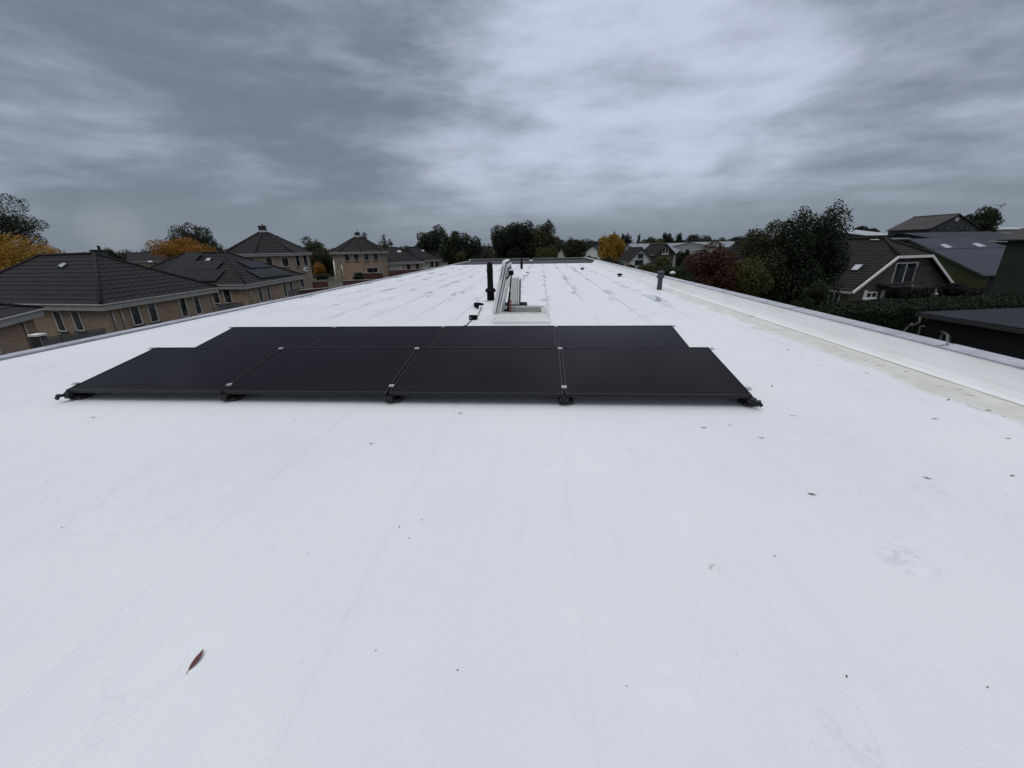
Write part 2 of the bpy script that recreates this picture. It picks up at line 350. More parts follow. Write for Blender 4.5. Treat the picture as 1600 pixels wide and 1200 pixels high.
W_['greenmoss'] = ribbed('mossy_green_boards', (.05, .06, .022), .3, .8, (0, 1, 0))
W_['bluemetal'] = ribbed('blue_grey_sheet', (.034, .039, .054), .5, .7, (.98, .2, 0))
W_['navymetal'] = ribbed('dark_blue_sheet', (.018, .021, .031), .5, .7, (1, .2, 0))
W_['greysheet'] = ribbed('grey_sheet', (.17, .185, .21), 1.1, .55, (1, 0, 0))
W_['barnbrown'] = ribbed('brown_corrugated', (.05, .044, .044), .6, .75, (-.1, 1, 0))
W_['barnwall'] = ribbed('slate_grey_cladding', (.045, .048, .05), .5, .75, (1, .1, 0), dep=.4)
W_['palesheet'] = simple('pale_sheet', (.34, .355, .365), .5, var=.12, scale=.5)
W_['roofshed'] = ribbed('dark_felt_roof', (.014, .015, .023), .33, .8, (.35, 1, 0), dep=.5)
W_['shedwall'] = simple('near_black_boards', (.006, .0065, .009), .75, var=.2)
gm, gg, gb = mat('window_glass')
gb.inputs['Base Color'].default_value = (.012, .014, .017, 1); gb.inputs['Roughness'].default_value = .06; gb.inputs['Specular IOR Level'].default_value = .6
gco = gg.n('ShaderNodeNewGeometry').outputs['Position']; gg.link(gg.mix(gg.ramp(gg.noise(gco, 1.4, 3), .4, .65), (.008, .009, .011), (.045, .05, .058)), gb.inputs['Base Color'])
W_['glass'] = gm
W_['skyglass'] = simple('roof_window_glass', (.35, .37, .39), .12, var=.1, spec=.8)
W_['curtain'] = simple('net_curtain', (.30, .31, .30), .7, var=.15, scale=6)
LF = dict(
 green=leafmat('green_leaves', [(.014, .022, .010), (.026, .038, .014), (.045, .058, .020)]),
 dark=leafmat('dark_green_leaves', [(.010, .017, .009), (.018, .028, .014), (.034, .044, .018)]),
 olive=leafmat('olive_leaves', [(.028, .032, .010), (.055, .058, .016), (.10, .09, .022)]),
 mixed=leafmat('turning_leaves', [(.016, .024, .011), (.035, .042, .016), (.085, .062, .018)]),
 yellow=leafmat('yellow_autumn_leaves', [(.13, .07, .010), (.28, .145, .018), (.38, .22, .03), (.16, .12, .02)]),
 orange=leafmat('orange_autumn_leaves', [(.12, .055, .012), (.28, .13, .018), (.36, .19, .03)]),
 red=leafmat('red_brown_leaves', [(.030, .012, .009), (.062, .022, .013), (.085, .034, .016), (.03, .025, .012)]),
 hedge=leafmat('hedge_leaves', [(.005, .011, .0025), (.008, .018, .004), (.014, .028, .006)], .05),
 purple=leafmat('dark_purple_leaves', [(.012, .008, .010), (.02, .011, .013), (.03, .02, .018)]),
 far=leafmat('far_leaves', [(.022, .030, .020), (.034, .042, .026), (.055, .055, .03)]))
GZ = -4.3
rng = np.random.default_rng(7); random.seed(7)
# ------------------------------------------------------------------ ground, hills
m, g, b = mat('grass_ground'); geo = g.n('ShaderNodeNewGeometry').outputs['Position']
g.link(g.mix(g.ramp(g.noise(geo, .05, 5, .6), .4, .6), g.mix(g.noise(geo, 1.2, 5, .7), (.022, .032, .012), (.05, .058, .024)), (.06, .055, .038)), b.inputs['Base Color']); b.inputs['Roughness'].default_value = .9
mb = MB(); mb.poly([(-2500, -400, GZ), (2500, -400, GZ), (2500, 4200, GZ), (-2500, 4200, GZ)])
tag(mb.build('ground', m), kind='structure')
m2 = simple('street_paving', (.16, .15, .14), .8, var=.15, scale=2)
mb = MB(); mb.poly([(-22, -30, GZ+.004), (-12, -30, GZ+.004), (-12, 160, GZ+.004), (-22, 160, GZ+.004)])
tag(mb.build('street', m2), kind='structure')
mb = MB(); n = 60; prof = []
for i in range(n+1):
    x = -600+i*2400/n; hh = 6+14*max(0, min(1, (x-150)/700))+5*math.sin(i*.55)+3*math.sin(i*1.7+1)
    prof.append((x, 1300+40*math.sin(i*.4), max(1, hh+GZ)))
for (a, c_) in zip(prof, prof[1:]):
    mb.poly([(a[0], a[1]-260, GZ-1), (c_[0], c_[1]-260, GZ-1), (c_[0], c_[1], c_[2]), (a[0], a[1], a[2])], True)
    mb.poly([(a[0], a[1], a[2]), (c_[0], c_[1], c_[2]), (c_[0], c_[1]+500, GZ-1), (a[0], a[1]+500, GZ-1)], True)
tag(mb.build('hills', simple('wooded_hill', (.032, .040, .036), .9, var=.3, scale=.02)), kind='structure')
# ------------------------------------------------------------------ the hall whose roof we stand on
XL, XR, YW, YE, YB = -8.0, 4.65, 37.3, 47.5, -7.
hall = thing('flat_roofed_hall', 'long low hall with a white coated flat roof in the foreground', 'hall', (-2, 20, GZ))
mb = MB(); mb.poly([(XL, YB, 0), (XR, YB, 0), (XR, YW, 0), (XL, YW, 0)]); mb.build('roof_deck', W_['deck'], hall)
mb = MB(); mb.poly([(XL, YW, 0), (XR, YW, 0), (XR, YE, 0), (XL, YE, 0)]); o = mb.build('roof_deck', W_['bitumen'], hall); o['label'] = 'uncoated dark grey end of the roof'
mb = MB()
mb.box(((XL+XR)/2-.02, (YB+YE)/2, GZ/2-.06), XR-XL+.2, YE-YB+.2, -GZ-.12); mb.build('wall', W_['brick'], hall)
mb = MB()                                                       # sloped inner face of the right parapet
prof = [(4.47, .003), (4.54, .02), (4.60, .065), (4.67, .15), (4.738, .25)]
def sweep(mb, prof, y0, y1, n=1):
    for (a, b_) in zip(prof, prof[1:]):
        for k in range(n):
            ya, yb = y0+(y1-y0)*k/n, y0+(y1-y0)*(k+1)/n
            mb.poly([(a[0], ya, a[1]), (a[0], yb, a[1]), (b_[0], yb, b_[1]), (b_[0], ya, b_[1])], True)
sweep(mb, prof, YB, YW); up_ = mb.build('parapet', W_['upstand'], hall)
mb = MB(); sweep(mb, prof, YW, YE); up2 = mb.build('parapet', W_['bitumen'], hall); up2['label'] = 'uncoated dark end of the parapet'
mb = MB(); y = YB
while y < YE:
    y1 = min(y+3., YE)
    mb.prism([(4.735, y, .248), (4.95, y, .258), (4.95, y1-.006, .258), (4.735, y1-.006, .248)], [(4.73, y, .268), (4.955, y, .285), (4.955, y1-.006, .285), (4.73, y1-.006, .268)])
    mb.prism([(4.945, y, .10), (4.965, y, .10), (4.965, y1-.006, .10), (4.945, y1-.006, .10)], [(4.957, y, .284), (4.965, y, .284), (4.965, y1-.006, .284), (4.957, y1-.006, .284)])
    y = y1
mb.build('coping', W_['zinc'], hall)
y = YB+3
while y < 30:                                                   # smeared sealant over the coping joints
    mb = MB(); rs = random.Random(int(y*10)); P = [Vector((4.75+.2*k/6, y+rs.uniform(-.035, .035)+(.05 if k > 3 else 0), .271+.016*k/6)) for k in range(7)]
    mb.tube(P, .005, 5); mb.build('joint_seal', W_['seal'], hall); y += 3.
mb = MB(); mb.prism([(4.76, YB, -.1), (4.93, YB, -.1), (4.93, YE, -.1), (4.76, YE, -.1)], [(4.76, YB, .24), (4.93, YB, .24), (4.93, YE, .24), (4.76, YE, .24)]); mb.build('parapet_core', W_['fascia'], hall)
mb = MB(); y = YB
while y < YE:
    y1 = min(y+3., YE)
    mb.prism([(XL-.2, y, -.06), (XL-.03, y, -.06), (XL-.03, y1-.006, -.06), (XL-.2, y1-.006, -.06)], [(XL-.2, y, .045), (XL-.03, y, .035), (XL-.03, y1-.006, .035), (XL-.2, y1-.006, .045)])
    y = y1
mb.build('edge_trim', W_['zinc'], hall)
mb = MB(); mb.box((XL-.015, (YB+YE)/2, -.02), .03, YE-YB, .03); mb.build('edge_joint', W_['seal'], hall)
mb = MB(); mb.poly([(XL, YE-.02, .003), (XR, YE-.02, .003), (XR, YE, .19), (XL, YE, .19)]); mb.build('end_upstand', W_['bitumen'], hall)
mb = MB(); mb.box(((XL+XR)/2, YE+.1, .16), XR-XL+.5, .2, .09); mb.build('coping', W_['white'], hall)
# ------------------------------------------------------------------ solar array
PW, PG, PX0, PY0 = 1.722, .02, -4.98, 3.612
TILT = math.atan2(.1876, 1.101); PD = math.hypot(.1876, 1.101)
ROWDY = 1.101+1.3976
ex = Vector((1, 0, 0)); ed = Vector((0, math.cos(TILT), math.sin(TILT))); en = Vector((0, -math.sin(TILT), math.cos(TILT)))
def make_panel():
    root = thing('solar_panel', 'black solar panel', 'solar panel', (0, 0, 0), 'solar panels in the two rows on the white roof')
    fr = MB(); T = .035; fwid = .014
    def bx(x0, x1, d0, d1):
        q = [ex*x0+ed*d0, ex*x1+ed*d0, ex*x1+ed*d1, ex*x0+ed*d1]; fr.prism([p-en*T for p in q], [p+en*.001 for p in q])
    bx(0, PW, 0, fwid); bx(0, PW, PD-fwid, PD); bx(0, fwid, fwid, PD-fwid); bx(PW-fwid, PW, fwid, PD-fwid)
    fr.build('frame', W_['blackmetal'], root)
    gl = MB(); q = [ex*fwid+ed*fwid, ex*(PW-fwid)+ed*fwid, ex*(PW-fwid)+ed*(PD-fwid), ex*fwid+ed*(PD-fwid)]
    gl.poly([p-en*.003 for p in q]); gl.poly([p-en*.008 for p in q][::-1])
    o = gl.build('glass', W_['cell'], root, auto=True)
    uv = o.data.uv_layers.new(name='UVMap')
    for k, c_ in enumerate([(0, 0), (1, 0), (1, 1), (0, 1), (0, 1), (1, 1), (1, 0), (0, 0)]): uv.data[k].uv = c_
    return root
ORD = ['leftmost', 'second from left', 'third from left', 'rightmost']
pan = make_panel(); first = True
for r_ in range(2):
    y0 = PY0+(0 if r_ == 0 else 1.3976)
    for k in range(4):
        if first: o = pan; first = False
        else:
            o = pan.copy(); col.objects.link(o)
            for ch in pan.children:
                c_ = ch.copy(); col.objects.link(c_); c_.parent = o
        o.location = (PX0+k*(PW+PG), y0, .13)
        o.rotation_euler = (R(random.uniform(-.12, .12)), R(random.uniform(-.1, .1)), R(random.uniform(-.08, .08)))
        o['label'] = f"{ORD[k]} black solar panel in the {'front row, nearest the viewer' if r_ == 0 else 'rear row, nearest the roof hatch'}"
# rails run under the seams from the front row to the rear row
RL = ['leftmost', 'second from left', 'middle', 'fourth from left', 'rightmost']
for k in range(5):
    x = PX0-PG/2+k*(PW+PG)
    if k == 0: x -= .008
    if k == 4: x += .008
    rr = thing('mounting_rail', f'{RL[k]} black mounting rail under the solar panel seams', 'mounting rail', (x, PY0, 0), 'mounting rails under the solar panels')
    f = MB()
    for y0 in (PY0, PY0+1.3976):
        a = Vector((x, y0-.012, .062)); b_ = Vector((x, y0+1.16, .055+1.21*math.tan(TILT)))
        f.bar(a, b_, .05, .05); f.bar((x, y0+1.1, .02), (x, y0+1.1, .25), .045)
    f.bar((x, PY0+.0, .045), (x, PY0+2.6, .045), .07, .03)
    f.build('rail', W_['blackmetal'], rr, bevel=.003)
    f = MB(); f.box((x+.02, PY0+.12, .022), .14, .16, .036); f.bar((x-.035, PY0-.015, .06), (x-.035, PY0+.05, .1), .02); f.bar((x+.03, PY0-.02, .06), (x+.03, PY0+.04, .08), .02, .035)
    f.build('foot', W_['rubber'], rr, bevel=.006)
    f = MB(); f.box((x, PY0+2.45, .022), .2, .2, .036); f.build('foot', W_['rubber'], rr, bevel=.006)
    for y0 in (PY0, PY0+1.3976):
        for d_ in (.12, PD-.05):
            p = Vector((x, y0, .13))+ed*d_
            f = MB(); f.box(p+en*.006, .05, .045, .014, ex, ed, en); f.lathe(p+en*.013, [(.009, 0), (.009, .006)], 8, en)
            f.build('clamp', W_['alu'], rr)
    if k in (0, 4):                                             # end bracket sticking out at the front corner
        sgn = -1 if k == 0 else 1
        f = MB(); f.bar((x, PY0-.03, .075), (x+sgn*.045, PY0-.05, .085), .045, .022); f.bar((x+sgn*.03, PY0-.05, .05), (x+sgn*.055, PY0-.055, .07), .018, .045)
        f.build('end_bracket', W_['blackmetal'], rr, bevel=.003)
# ------------------------------------------------------------------ roof hatch
hat = thing('roof_hatch', 'white framed roof hatch with its thick lid propped open', 'roof hatch', (-.4, 8.6, 0))
y0, y1, x0, x1 = 8.02, 9.12, -.93, .17
mb = MB()
def ring(mb, rects):                                            # nested rectangles (x0,x1,y0,y1,z) joined in order
    L = [[Vector((a, c_, z)), Vector((b_, c_, z)), Vector((b_, d_, z)), Vector((a, d_, z))] for a, b_, c_, d_, z in rects]
    for p, q in zip(L, L[1:]):
        for k in range(4): mb.poly([p[k], p[(k+1) % 4], q[(k+1) % 4], q[k]])
ring(mb, [(x0-.03, x1+.03, y0-.03, y1+.03, .004), (x0-.02, x1+.02, y0-.02, y1+.02, .06), (x0, x1, y0, y1, .075), (x0+.06, x1-.06, y0+.06, y1-.06, .19)])
mb.build('curb', W_['pvc'], hat)
mb = MB(); a = .06
ring(mb, [(x0+a, x1-a, y0+a, y1-a, .19), (x0+a+.005, x1-a-.005, y0+a+.005, y1-a-.005, .215), (x0+a+.035, x1-a-.035, y0+a+.035, y1-a-.035, .215), (x0+a+.04, x1-a-.04, y0+a+.04, y1-a-.04, .195), (x0+a+.09, x1-a-.09, y0+a+.09, y1-a-.09, .195), (x0+a+.095, x1-a-.095, y0+a+.095, y1-a-.095, -.04)])
mb.build('frame', W_['pvcdirt'], hat)
mb = MB(); mb.poly([(x0+.1, y0+.1, -.0), (x1-.1, y0+.1, -.0), (x1-.1, y1-.1, -.0), (x0+.1, y1-.1, -.0)]); mb.build('opening', W_['ventgrey'], hat)
lean = R(13.5)
lu = Vector((math.sin(lean), 0, math.cos(lean))); ln = Vector((-math.cos(lean), 0, math.sin(lean)))   # up along the lid, outward from the hatch
P0 = Vector((x0+.01, y0+.03, .17)); LH, LW = 1.07, 1.04
def slab(mb, t0, t1, h0, h1, w0, w1):
    q = [P0+lu*h0+ln*t0+Vector((0, w0, 0)), P0+lu*h1+ln*t0+Vector((0, w0, 0)), P0+lu*h1+ln*t0+Vector((0, w1, 0)), P0+lu*h0+ln*t0+Vector((0, w1, 0))]
    mb.prism(q, [p+ln*(t1-t0) for p in q])
mb = MB(); slab(mb, .0, .075, 0, LH, 0, LW); lid = mb.build('lid', W_['pvc'], hat, bevel=.018)
mb = MB(); slab(mb, -.014, -.001, .02, LH-.02, .02, LW-.02); mb.build('seal', W_['seal'], lid)
mb = MB(); slab(mb, -.055, -.015, .03, LH-.05, .02, LW-.02); mb.build('inner_frame', W_['pvcdirt'], lid, bevel=.008)
mb = MB(); slab(mb, -.066, -.056, .04, LH-.12, .04, LW-.04); mb.build('seal', W_['seal'], lid)
mb = MB(); slab(mb, -.10, -.067, .06, LH-.16, .03, LW-.03); mb.build('inner_panel', W_['pvc'], lid, bevel=.006)
mb = MB(); q = P0+lu*.72+ln*.04-Vector((0, .004, 0)); mb.bar(q, q+lu*.24, .008, .012); mb.build('groove_strip', W_['seal'], lid)
for wv in (.12, .9):
    mb = MB(); q = P0+Vector((0, wv, 0)); mb.box(q-lu*.0-ln*.06, .05, .06, .07, lu, (0, 1, 0), ln); mb.build('hinge', W_['alu'], hat)
mb = MB(); a_ = P0+lu*.86-ln*.15+Vector((0, .02, 0)); b_ = Vector((x0+.27, y0+.10, .24))
mb.tube([a_, a_.lerp(b_, .5)], .013, 10); mb.tube([a_.lerp(b_, .48), b_], .022, 10); mb.build('gas_strut', W_['black'], hat)
mb = MB(); mb.box(a_+Vector((-.01, .01, .02)), .10, .08, .09); mb.bar(a_+Vector((-.03, 0, 0)), a_+Vector((-.1, .02, -.1)), .03); mb.build('strut_bracket', W_['black'], hat, bevel=.008)
mb = MB(); mb.box(b_+Vector((-.03, .0, .02)), .12, .05, .035); mb.build('strut_bracket', W_['black'], hat, bevel=.006)
lad = thing('ladder', 'red ladder poking up through the open roof hatch', 'ladder', (-.62, 8.25, -1.5))
for k, xx in enumerate((-.685, -.63)):
    mb = MB(); mb.tube([(xx-.03, 8.32, -1.5), (xx, 8.25, .1), (xx+.03, 8.2, .45)], .013, 8); mb.build('side_rail', W_['red'], lad)
mb = MB()
for zz in (-1.2, -.9, -.6, -.3):
    mb = MB(); mb.tube([(-.71, 8.31, zz), (-.645, 8.31, zz)], .01, 8); mb.build('rung', W_['red'], lad)
sk = thing('skylight', 'second, smaller white framed hatch lid standing upright behind the open roof hatch', 'roof hatch', (-.3, 10.6, 0))
sp = atz(806.5, 477.5, .1); sx, sy = sp.x, sp.y
mb = MB(); mb.prism([(sx-.36, sy, .0), (sx+.26, sy, .0), (sx+.26, sy+.7, .0), (sx-.36, sy+.7, .0)], [(sx-.34, sy+.02, .1), (sx+.24, sy+.02, .1), (sx+.24, sy+.68, .1), (sx-.34, sy+.68, .1)]); mb.build('base', W_['black'], sk, bevel=.01)
mb = MB(); q = [Vector((sx-.17, sy+.1, .1)), Vector((sx+.03, sy+.12, .1)), Vector((sx+.03, sy+.62, .1)), Vector((sx-.17, sy+.6, .1))]
mb.prism(q, [p+Vector((.0 if k in (0, 3) else .015, 0, .66)) for k, p in enumerate(q)]); pn = mb.build('lid', W_['pvcdirt'], sk, bevel=.02)
mb = MB(); mb.prism([(sx+.034, sy+.1, .1), (sx+.065, sy+.1, .1), (sx+.065, sy+.62, .1), (sx+.034, sy+.62, .1)], [(sx+.05, sy+.1, .73), (sx+.085, sy+.1, .73), (sx+.085, sy+.62, .73), (sx+.05, sy+.62, .73)]); mb.build('frame', W_['pvc'], pn, bevel=.008)
mb = MB(); mb.prism([(sx+.066, sy+.12, .12), (sx+.10, sy+.12, .12), (sx+.10, sy+.6, .12), (sx+.066, sy+.6, .12)], [(sx+.086, sy+.12, .7), (sx+.115, sy+.12, .7), (sx+.115, sy+.6, .7), (sx+.086, sy+.6, .7)]); mb.build('glass', W_['glass'], pn)
# ------------------------------------------------------------------ pipes and vents on the roof
def pipe(name, label, cat, p, parts, group=None):
    t = thing(name, label, cat, p, group)
    for nm, mt, prof, off in parts:
        mb = MB(); mb.lathe(Vector(p)+Vector((0, 0, off)), prof, 24); mb.build(nm, mt, t)
    return t
fp = atz(767, 470.5, 0)
pipe('flue_pipe', 'tall black flue pipe with a collar, left of the open hatch', 'flue pipe', fp, [
 ('pipe', W_['black'], [(.108, 0), (.106, .3), (.085, .31), (.085, .80), (.09, .81), (.09, .88), (.085, .89), (.083, 1.0), (.055, 1.075), (.05, 1.075)], 0),
 ('collar', W_['black'], [(.11, .25), (.155, .275), (.158, .30), (.12, .36), (.09, .375), (.09, .33)], 0),
 ('flashing', W_['pvcdirt'], [(.19, .002), (.17, .012), (.115, .03), (.11, .0)], 0)])
fp = atz(1030, 452.5, 0)
pipe('vent_cowl', 'dark grey capped vent pipe beside the right parapet', 'vent pipe', fp, [
 ('pipe', W_['ventgrey'], [(.085, 0), (.08, .42), (.07, .43)], 0),
 ('cap', W_['ventgrey'], [(.08, .38), (.13, .39), (.135, .41), (.085, .52), (.08, .53), (.115, .535), (.115, .60), (.1, .615)], 0)])
for (u, v, hh, lab) in ((968, 432, .13, 'low black mushroom vent by the right parapet, nearer one'), (910, 421.5, .12, 'low black mushroom vent by the right parapet, farther one')):
    p = atz(u, v, 0)
    pipe('mushroom_vent', lab, 'roof vent', p, [('stem', W_['black'], [(.07, 0), (.06, hh*.7)], 0), ('cap', W_['black'], [(.06, hh*.5), (.15, hh*.62), (.15, hh*.75), (.1, hh*1.05), (.02, hh*1.15)], 0)], 'black mushroom vents')
p = atz(815, 421, 0)
pipe('vent_pipe', 'small black pipe with a pointed top, on the white roof behind the hatch', 'vent pipe', p, [('pipe', W_['black'], [(.09, 0), (.085, .38), (.11, .4), (.06, .5), (.04, .7), (.02, .74)], 0), ('flashing', W_['pvc'], [(.17, .002), (.1, .05), (.095, .0)], 0)])
p = atz(830, 408.5, 0)
pipe('vent_pipe', 'black pipe with a white foot, on the dark far end of the roof', 'vent pipe', p, [('pipe', W_['black'], [(.1, .15), (.1, .62), (.14, .63), (.14, .8), (.05, .86)], 0), ('foot', W_['pvc'], [(.2, .002), (.17, .16), (.1, .18)], 0)])
# connectors and cable left of the hatch
b1 = atz(746, 481, .02); t = thing('cable_box', 'black wedge shaped cable box on a short stand, the farther of two', 'cable box', b1, 'black cable boxes left of the hatch')
mb = MB(); mb.box(b1+Vector((-.02, 0, .07)), .12, .1, .12); mb.prism([b1+Vector((.04, -.04, .06)), b1+Vector((.17, -.03, .07)), b1+Vector((.17, .03, .07)), b1+Vector((.04, .04, .06))], [b1+Vector((.04, -.05, .135)), b1+Vector((.16, -.03, .105)), b1+Vector((.16, .03, .105)), b1+Vector((.04, .05, .135))])
mb.build('housing', W_['black'], t, bevel=.01)
mb = MB(); mb.bar(b1+Vector((.0, 0, -.02)), b1+Vector((.0, 0, .05)), .05); mb.build('stand', W_['black'], t)
b2 = atz(739, 500, .0); t2 = thing('cable_box', 'small black cable box lying on the roof, the nearer of two', 'cable box', b2, 'black cable boxes left of the hatch')
mb = MB(); mb.box(b2+Vector((0, .04, .05)), .17, .1, .095); mb.build('housing', W_['black'], t2, bevel=.012)
mb = MB(); mb.lathe(b2+Vector((-.045, -.012, .05)), [(.013, 0), (.012, .006)], 10, (0, -1, 0)); mb.build('screw', W_['alu'], t2)
b3 = atz(729, 508, .012)
mb = MB(); mb.tube([b1+Vector((.1, 0, .07)), b1+Vector((.115, -.02, .03)), b1+Vector((.11, -.15, .012)), b1.lerp(b2, .55)+Vector((.08, 0, .0)), b2+Vector((.07, .1, .02)), b2+Vector((.04, -.02, .03)), b2+Vector((-.02, -.06, .012)), b3, b3+Vector((-.3, -.7, 0)), Vector((b3.x-.42, PY0+2.0, .02))], .008, 8)
o = mb.build('cable', W_['black']); settle(o, b2); tag(o, 'thin black cable running from the two cable boxes under the panels', 'cable')
# ------------------------------------------------------------------ fallen leaves
leaf_m = simple('dry_brown_leaf', (.06, .03, .02), .7, var=.3, scale=30); leaf_r = simple('red_brown_leaf', (.10, .028, .018), .6, var=.3, scale=40)
def leaf_mesh(L, wd, curl, seed):
    rs = random.Random(seed); mb = MB(); n = 10; rows = []
    for i in range(n+1):
        t = i/n; ww = wd*math.sin(math.pi*min(1, t*.96+.02))**.8*(1-.35*t)
        z = .003+curl*L*(math.sin(t*3.2+seed)*.5+.5)*.10
        bend = math.sin(t*2.2)*.12*L*(1 if seed % 2 else -1)
        rows.append((Vector((t*L-L/2, bend-ww, z+curl*ww*.8)), Vector((t*L-L/2, bend, z)), Vector((t*L-L/2, bend+ww, z+curl*ww*.9*rs.uniform(.4, 1.4)))))
    for a, b_ in zip(rows, rows[1:]):
        mb.poly([a[0], b_[0], b_[1], a[1]], True); mb.poly([a[1], b_[1], b_[2], a[2]], True)
    mb.tube([rows[0][1]+Vector((-.18*L, 0, .002)), rows[0][1]], .012*L, 5)
    return mb
LP = [(305, 1034, .070, .012, 56), (145, 653, .05, .008, 5), (580, 693, .035, .008, 10), (720, 646, .05, .009, 20), (1100, 668, .05, .009, 3), (1140, 664, .03, .006, 0), (1190, 684, .06, .007, -8),
 (1240, 650, .065, .007, -12), (1206, 603, .04, .014, 60), (1268, 772, .05, .013, 150), (1449, 747, .05, .011, -30), (1583, 744, .04, .009, 0), (1575, 685, .045, .008, -5), (1462, 655, .065, .008, -6),
 (1516, 617, .10, .010, -12), (1500, 609, .10, .008, -18), (1470, 604, .07, .007, -10), (1483, 625, .05, .013, 30), (1544, 641, .06, .012, -5), (1417, 581, .08, .010, -5), (1376, 571, .12, .008, 5),
 (1352, 564, .06, .01, -20), (1355, 583, .05, .013, -40), (1324, 556, .13, .007, -14), (1305, 542, .07, .008, 3), (1231, 547, .07, .012, 5), (1252, 559, .05, .008, -8), (1280, 571, .06, .009, -10),
 (1210, 516, .09, .010, 0), (1206, 521, .09, .008, -15), (1181, 494, .16, .02, 12), (1162, 492, .06, .012, 0), (1166, 497, .06, .012, -30), (1146, 488, .07, .012, -20), (1152, 489, .08, .012, 30), (1158, 486, .06, .012, 0),
 (1122, 477, .09, .014, 0), (1100, 473, .07, .012, 10), (1040, 487, .07, .012, 0), (1024, 489, .13, .012, 0), (1049, 455, .2, .012, 35)]
for i, (u, v, L, wd, an) in enumerate(LP):
    p = atz(u, v, .002)
    if p.x > 4.44: p.x = 4.44-random.random()*.08
    o = leaf_mesh(L*(1.1 if i == 0 else .85), wd*(1.1 if i == 0 else .7), .25, i).build('fallen_leaf', leaf_r if i == 0 else leaf_m, auto=True)
    if i == 0: q1, q2 = atz(295, 1048, 0), atz(316, 1017, 0); an = math.degrees(math.atan2(q2.y-q1.y, q2.x-q1.x)); p = (q1+q2)/2; p.z = .002
    o.location = p; o.rotation_euler = (R(random.uniform(-6, 6)), R(random.uniform(-8, 8)), R(an))
    if i == 0: tag(o, 'curled red brown leaf alone at the lower left of the white roof', 'leaf', 'fallen leaves on the white roof')
    elif p.x > 3.7: tag(o, 'dry dark leaf in the stained gutter strip along the right parapet', 'leaf', 'fallen leaves on the white roof')
    else: tag(o, 'small dry dark leaf lying out on the clean white roof', 'leaf', 'fallen leaves on the white roof')
mb = MB()                                                       # crumbs of moss and grit: nobody could count them
for i in range(220):
    x, y = random.uniform(-6, 4.5), 1+9*random.random()**1.6
    if i % 3 == 0: x, y = random.uniform(3.8, 4.44), random.uniform(3, 20)
    s = random.uniform(.0015, .004); mb.box((x, y, s*.4), s*random.uniform(1, 2.6), s, s*.8, (math.cos(i), math.sin(i), 0))
o = mb.build('grit', simple('dark_grit', (.05, .045, .04), .9)); tag(o, 'scattered dark grit and moss crumbs on the white roof', 'grit', None, 'stuff')
# ------------------------------------------------------------------ house building kit
def clipz(poly, z, keep_above):
    out = []
    for a, b_ in zip(poly, poly[1:]+poly[:1]):
        ia, ib = (a.z >= z) == keep_above, (b_.z >= z) == keep_above
        if ia: out.append(a)
        if ia != ib: out.append(a.lerp(b_, (z-a.z)/(b_.z-a.z)))
    return out
def tile_facet(mb, poly, step=.27, lip=.032):                   # lapped courses of tiles: each course a tilted strip with a real lip
    poly = [Vector(p) for p in poly]
    nrm = Vector((0, 0, 0))
    for a, b_ in zip(poly, poly[1:]+poly[:1]): nrm += a.cross(b_)
    nrm.normalize(); nrm = nrm if nrm.z > 0 else -nrm
    z0, z1 = min(p.z for p in poly), max(p.z for p in poly); k = 0
    while z0+k*step < z1-1e-3:
        za, zb = z0+k*step, min(z0+(k+1)*step, z1)
        c_ = clipz(poly, za, True)
        if len(c_) > 2: c_ = clipz(c_, zb, False) if zb < z1-1e-4 else c_
        if len(c_) > 2:
            q = [p+nrm*(lip*(1-(p.z-za)/step)) for p in c_]
            mb.poly(q)
            for a, b_, qa, qb in zip(c_, c_[1:]+c_[:1], q, q[1:]+q[:1]):
                if abs(a.z-za) < 1e-4 and abs(b_.z-za) < 1e-4: mb.poly([a-nrm*.02, b_-nrm*.02, qb, qa])
        k += 1
def inset(poly, d):
    n = len(poly); out = []; A = sum(poly[i].x*poly[(i+1) % n].y-poly[(i+1) % n].x*poly[i].y for i in range(n)); s = 1 if A > 0 else -1
    for i in range(n):
        p0, p1, p2 = poly[i-1], poly[i], poly[(i+1) % n]
        d1 = Vector((p1.x-p0.x, p1.y-p0.y)).normalized(); d2 = Vector((p2.x-p1.x, p2.y-p1.y)).normalized()
        n1 = Vector((-d1.y, d1.x))*s; n2 = Vector((-d2.y, d2.x))*s
        a = Vector((p1.x, p1.y))+n1*d; b_ = Vector((p1.x, p1.y))+n2*d
        den = d1.x*d2.y-d1.y*d2.x
        if abs(den) < 1e-4: q = a
        else:
            t = ((b_.x-a.x)*d2.y-(b_.y-a.y)*d2.x)/den; q = a+d1*t
        out.append(Vector((q.x, q.y, p1.z)))
    return out
def window(root, p, along, nrm, wd, ht, frame='frame', glass='glass', mull=1, depth_=.1, sill=True):   # p: centre of the opening on the wall face
    p = Vector(p); along = Vector(along).normalized(); nrm = Vector(nrm).normalized(); z = Vector((0, 0, 1))
    f = MB(); b_ = .075
    for s in (-1, 1): f.box(p+along*(s*(wd/2-b_/2))+nrm*.02, b_, .09, ht, along, nrm, z)
    f.box(p+z*(ht/2-b_/2)+nrm*.02, wd-2*b_, .09, b_, along, nrm, z); f.box(p-z*(ht/2-b_/2)+nrm*.02, wd-2*b_, .09, b_, along, nrm, z)
    for k in range(1, mull): f.box(p+along*(-wd/2+wd*k/mull)+nrm*.02, .07, .085, ht-2*b_, along, nrm, z)
    fo = f.build('window', W_[frame], root)
    g_ = MB(); g_.box(p+nrm*.005, wd-2*b_+.01, .03, ht-2*b_+.01, along, nrm, z); g_.build('pane', W_[glass], fo)
    if sill: s_ = MB(); s_.box(p-z*(ht/2+.04)+nrm*.06, wd+.1, .2, .07, along, nrm, z); s_.build('sill', W_['white' if frame == 'white' else 'lead'], fo)
    return fo
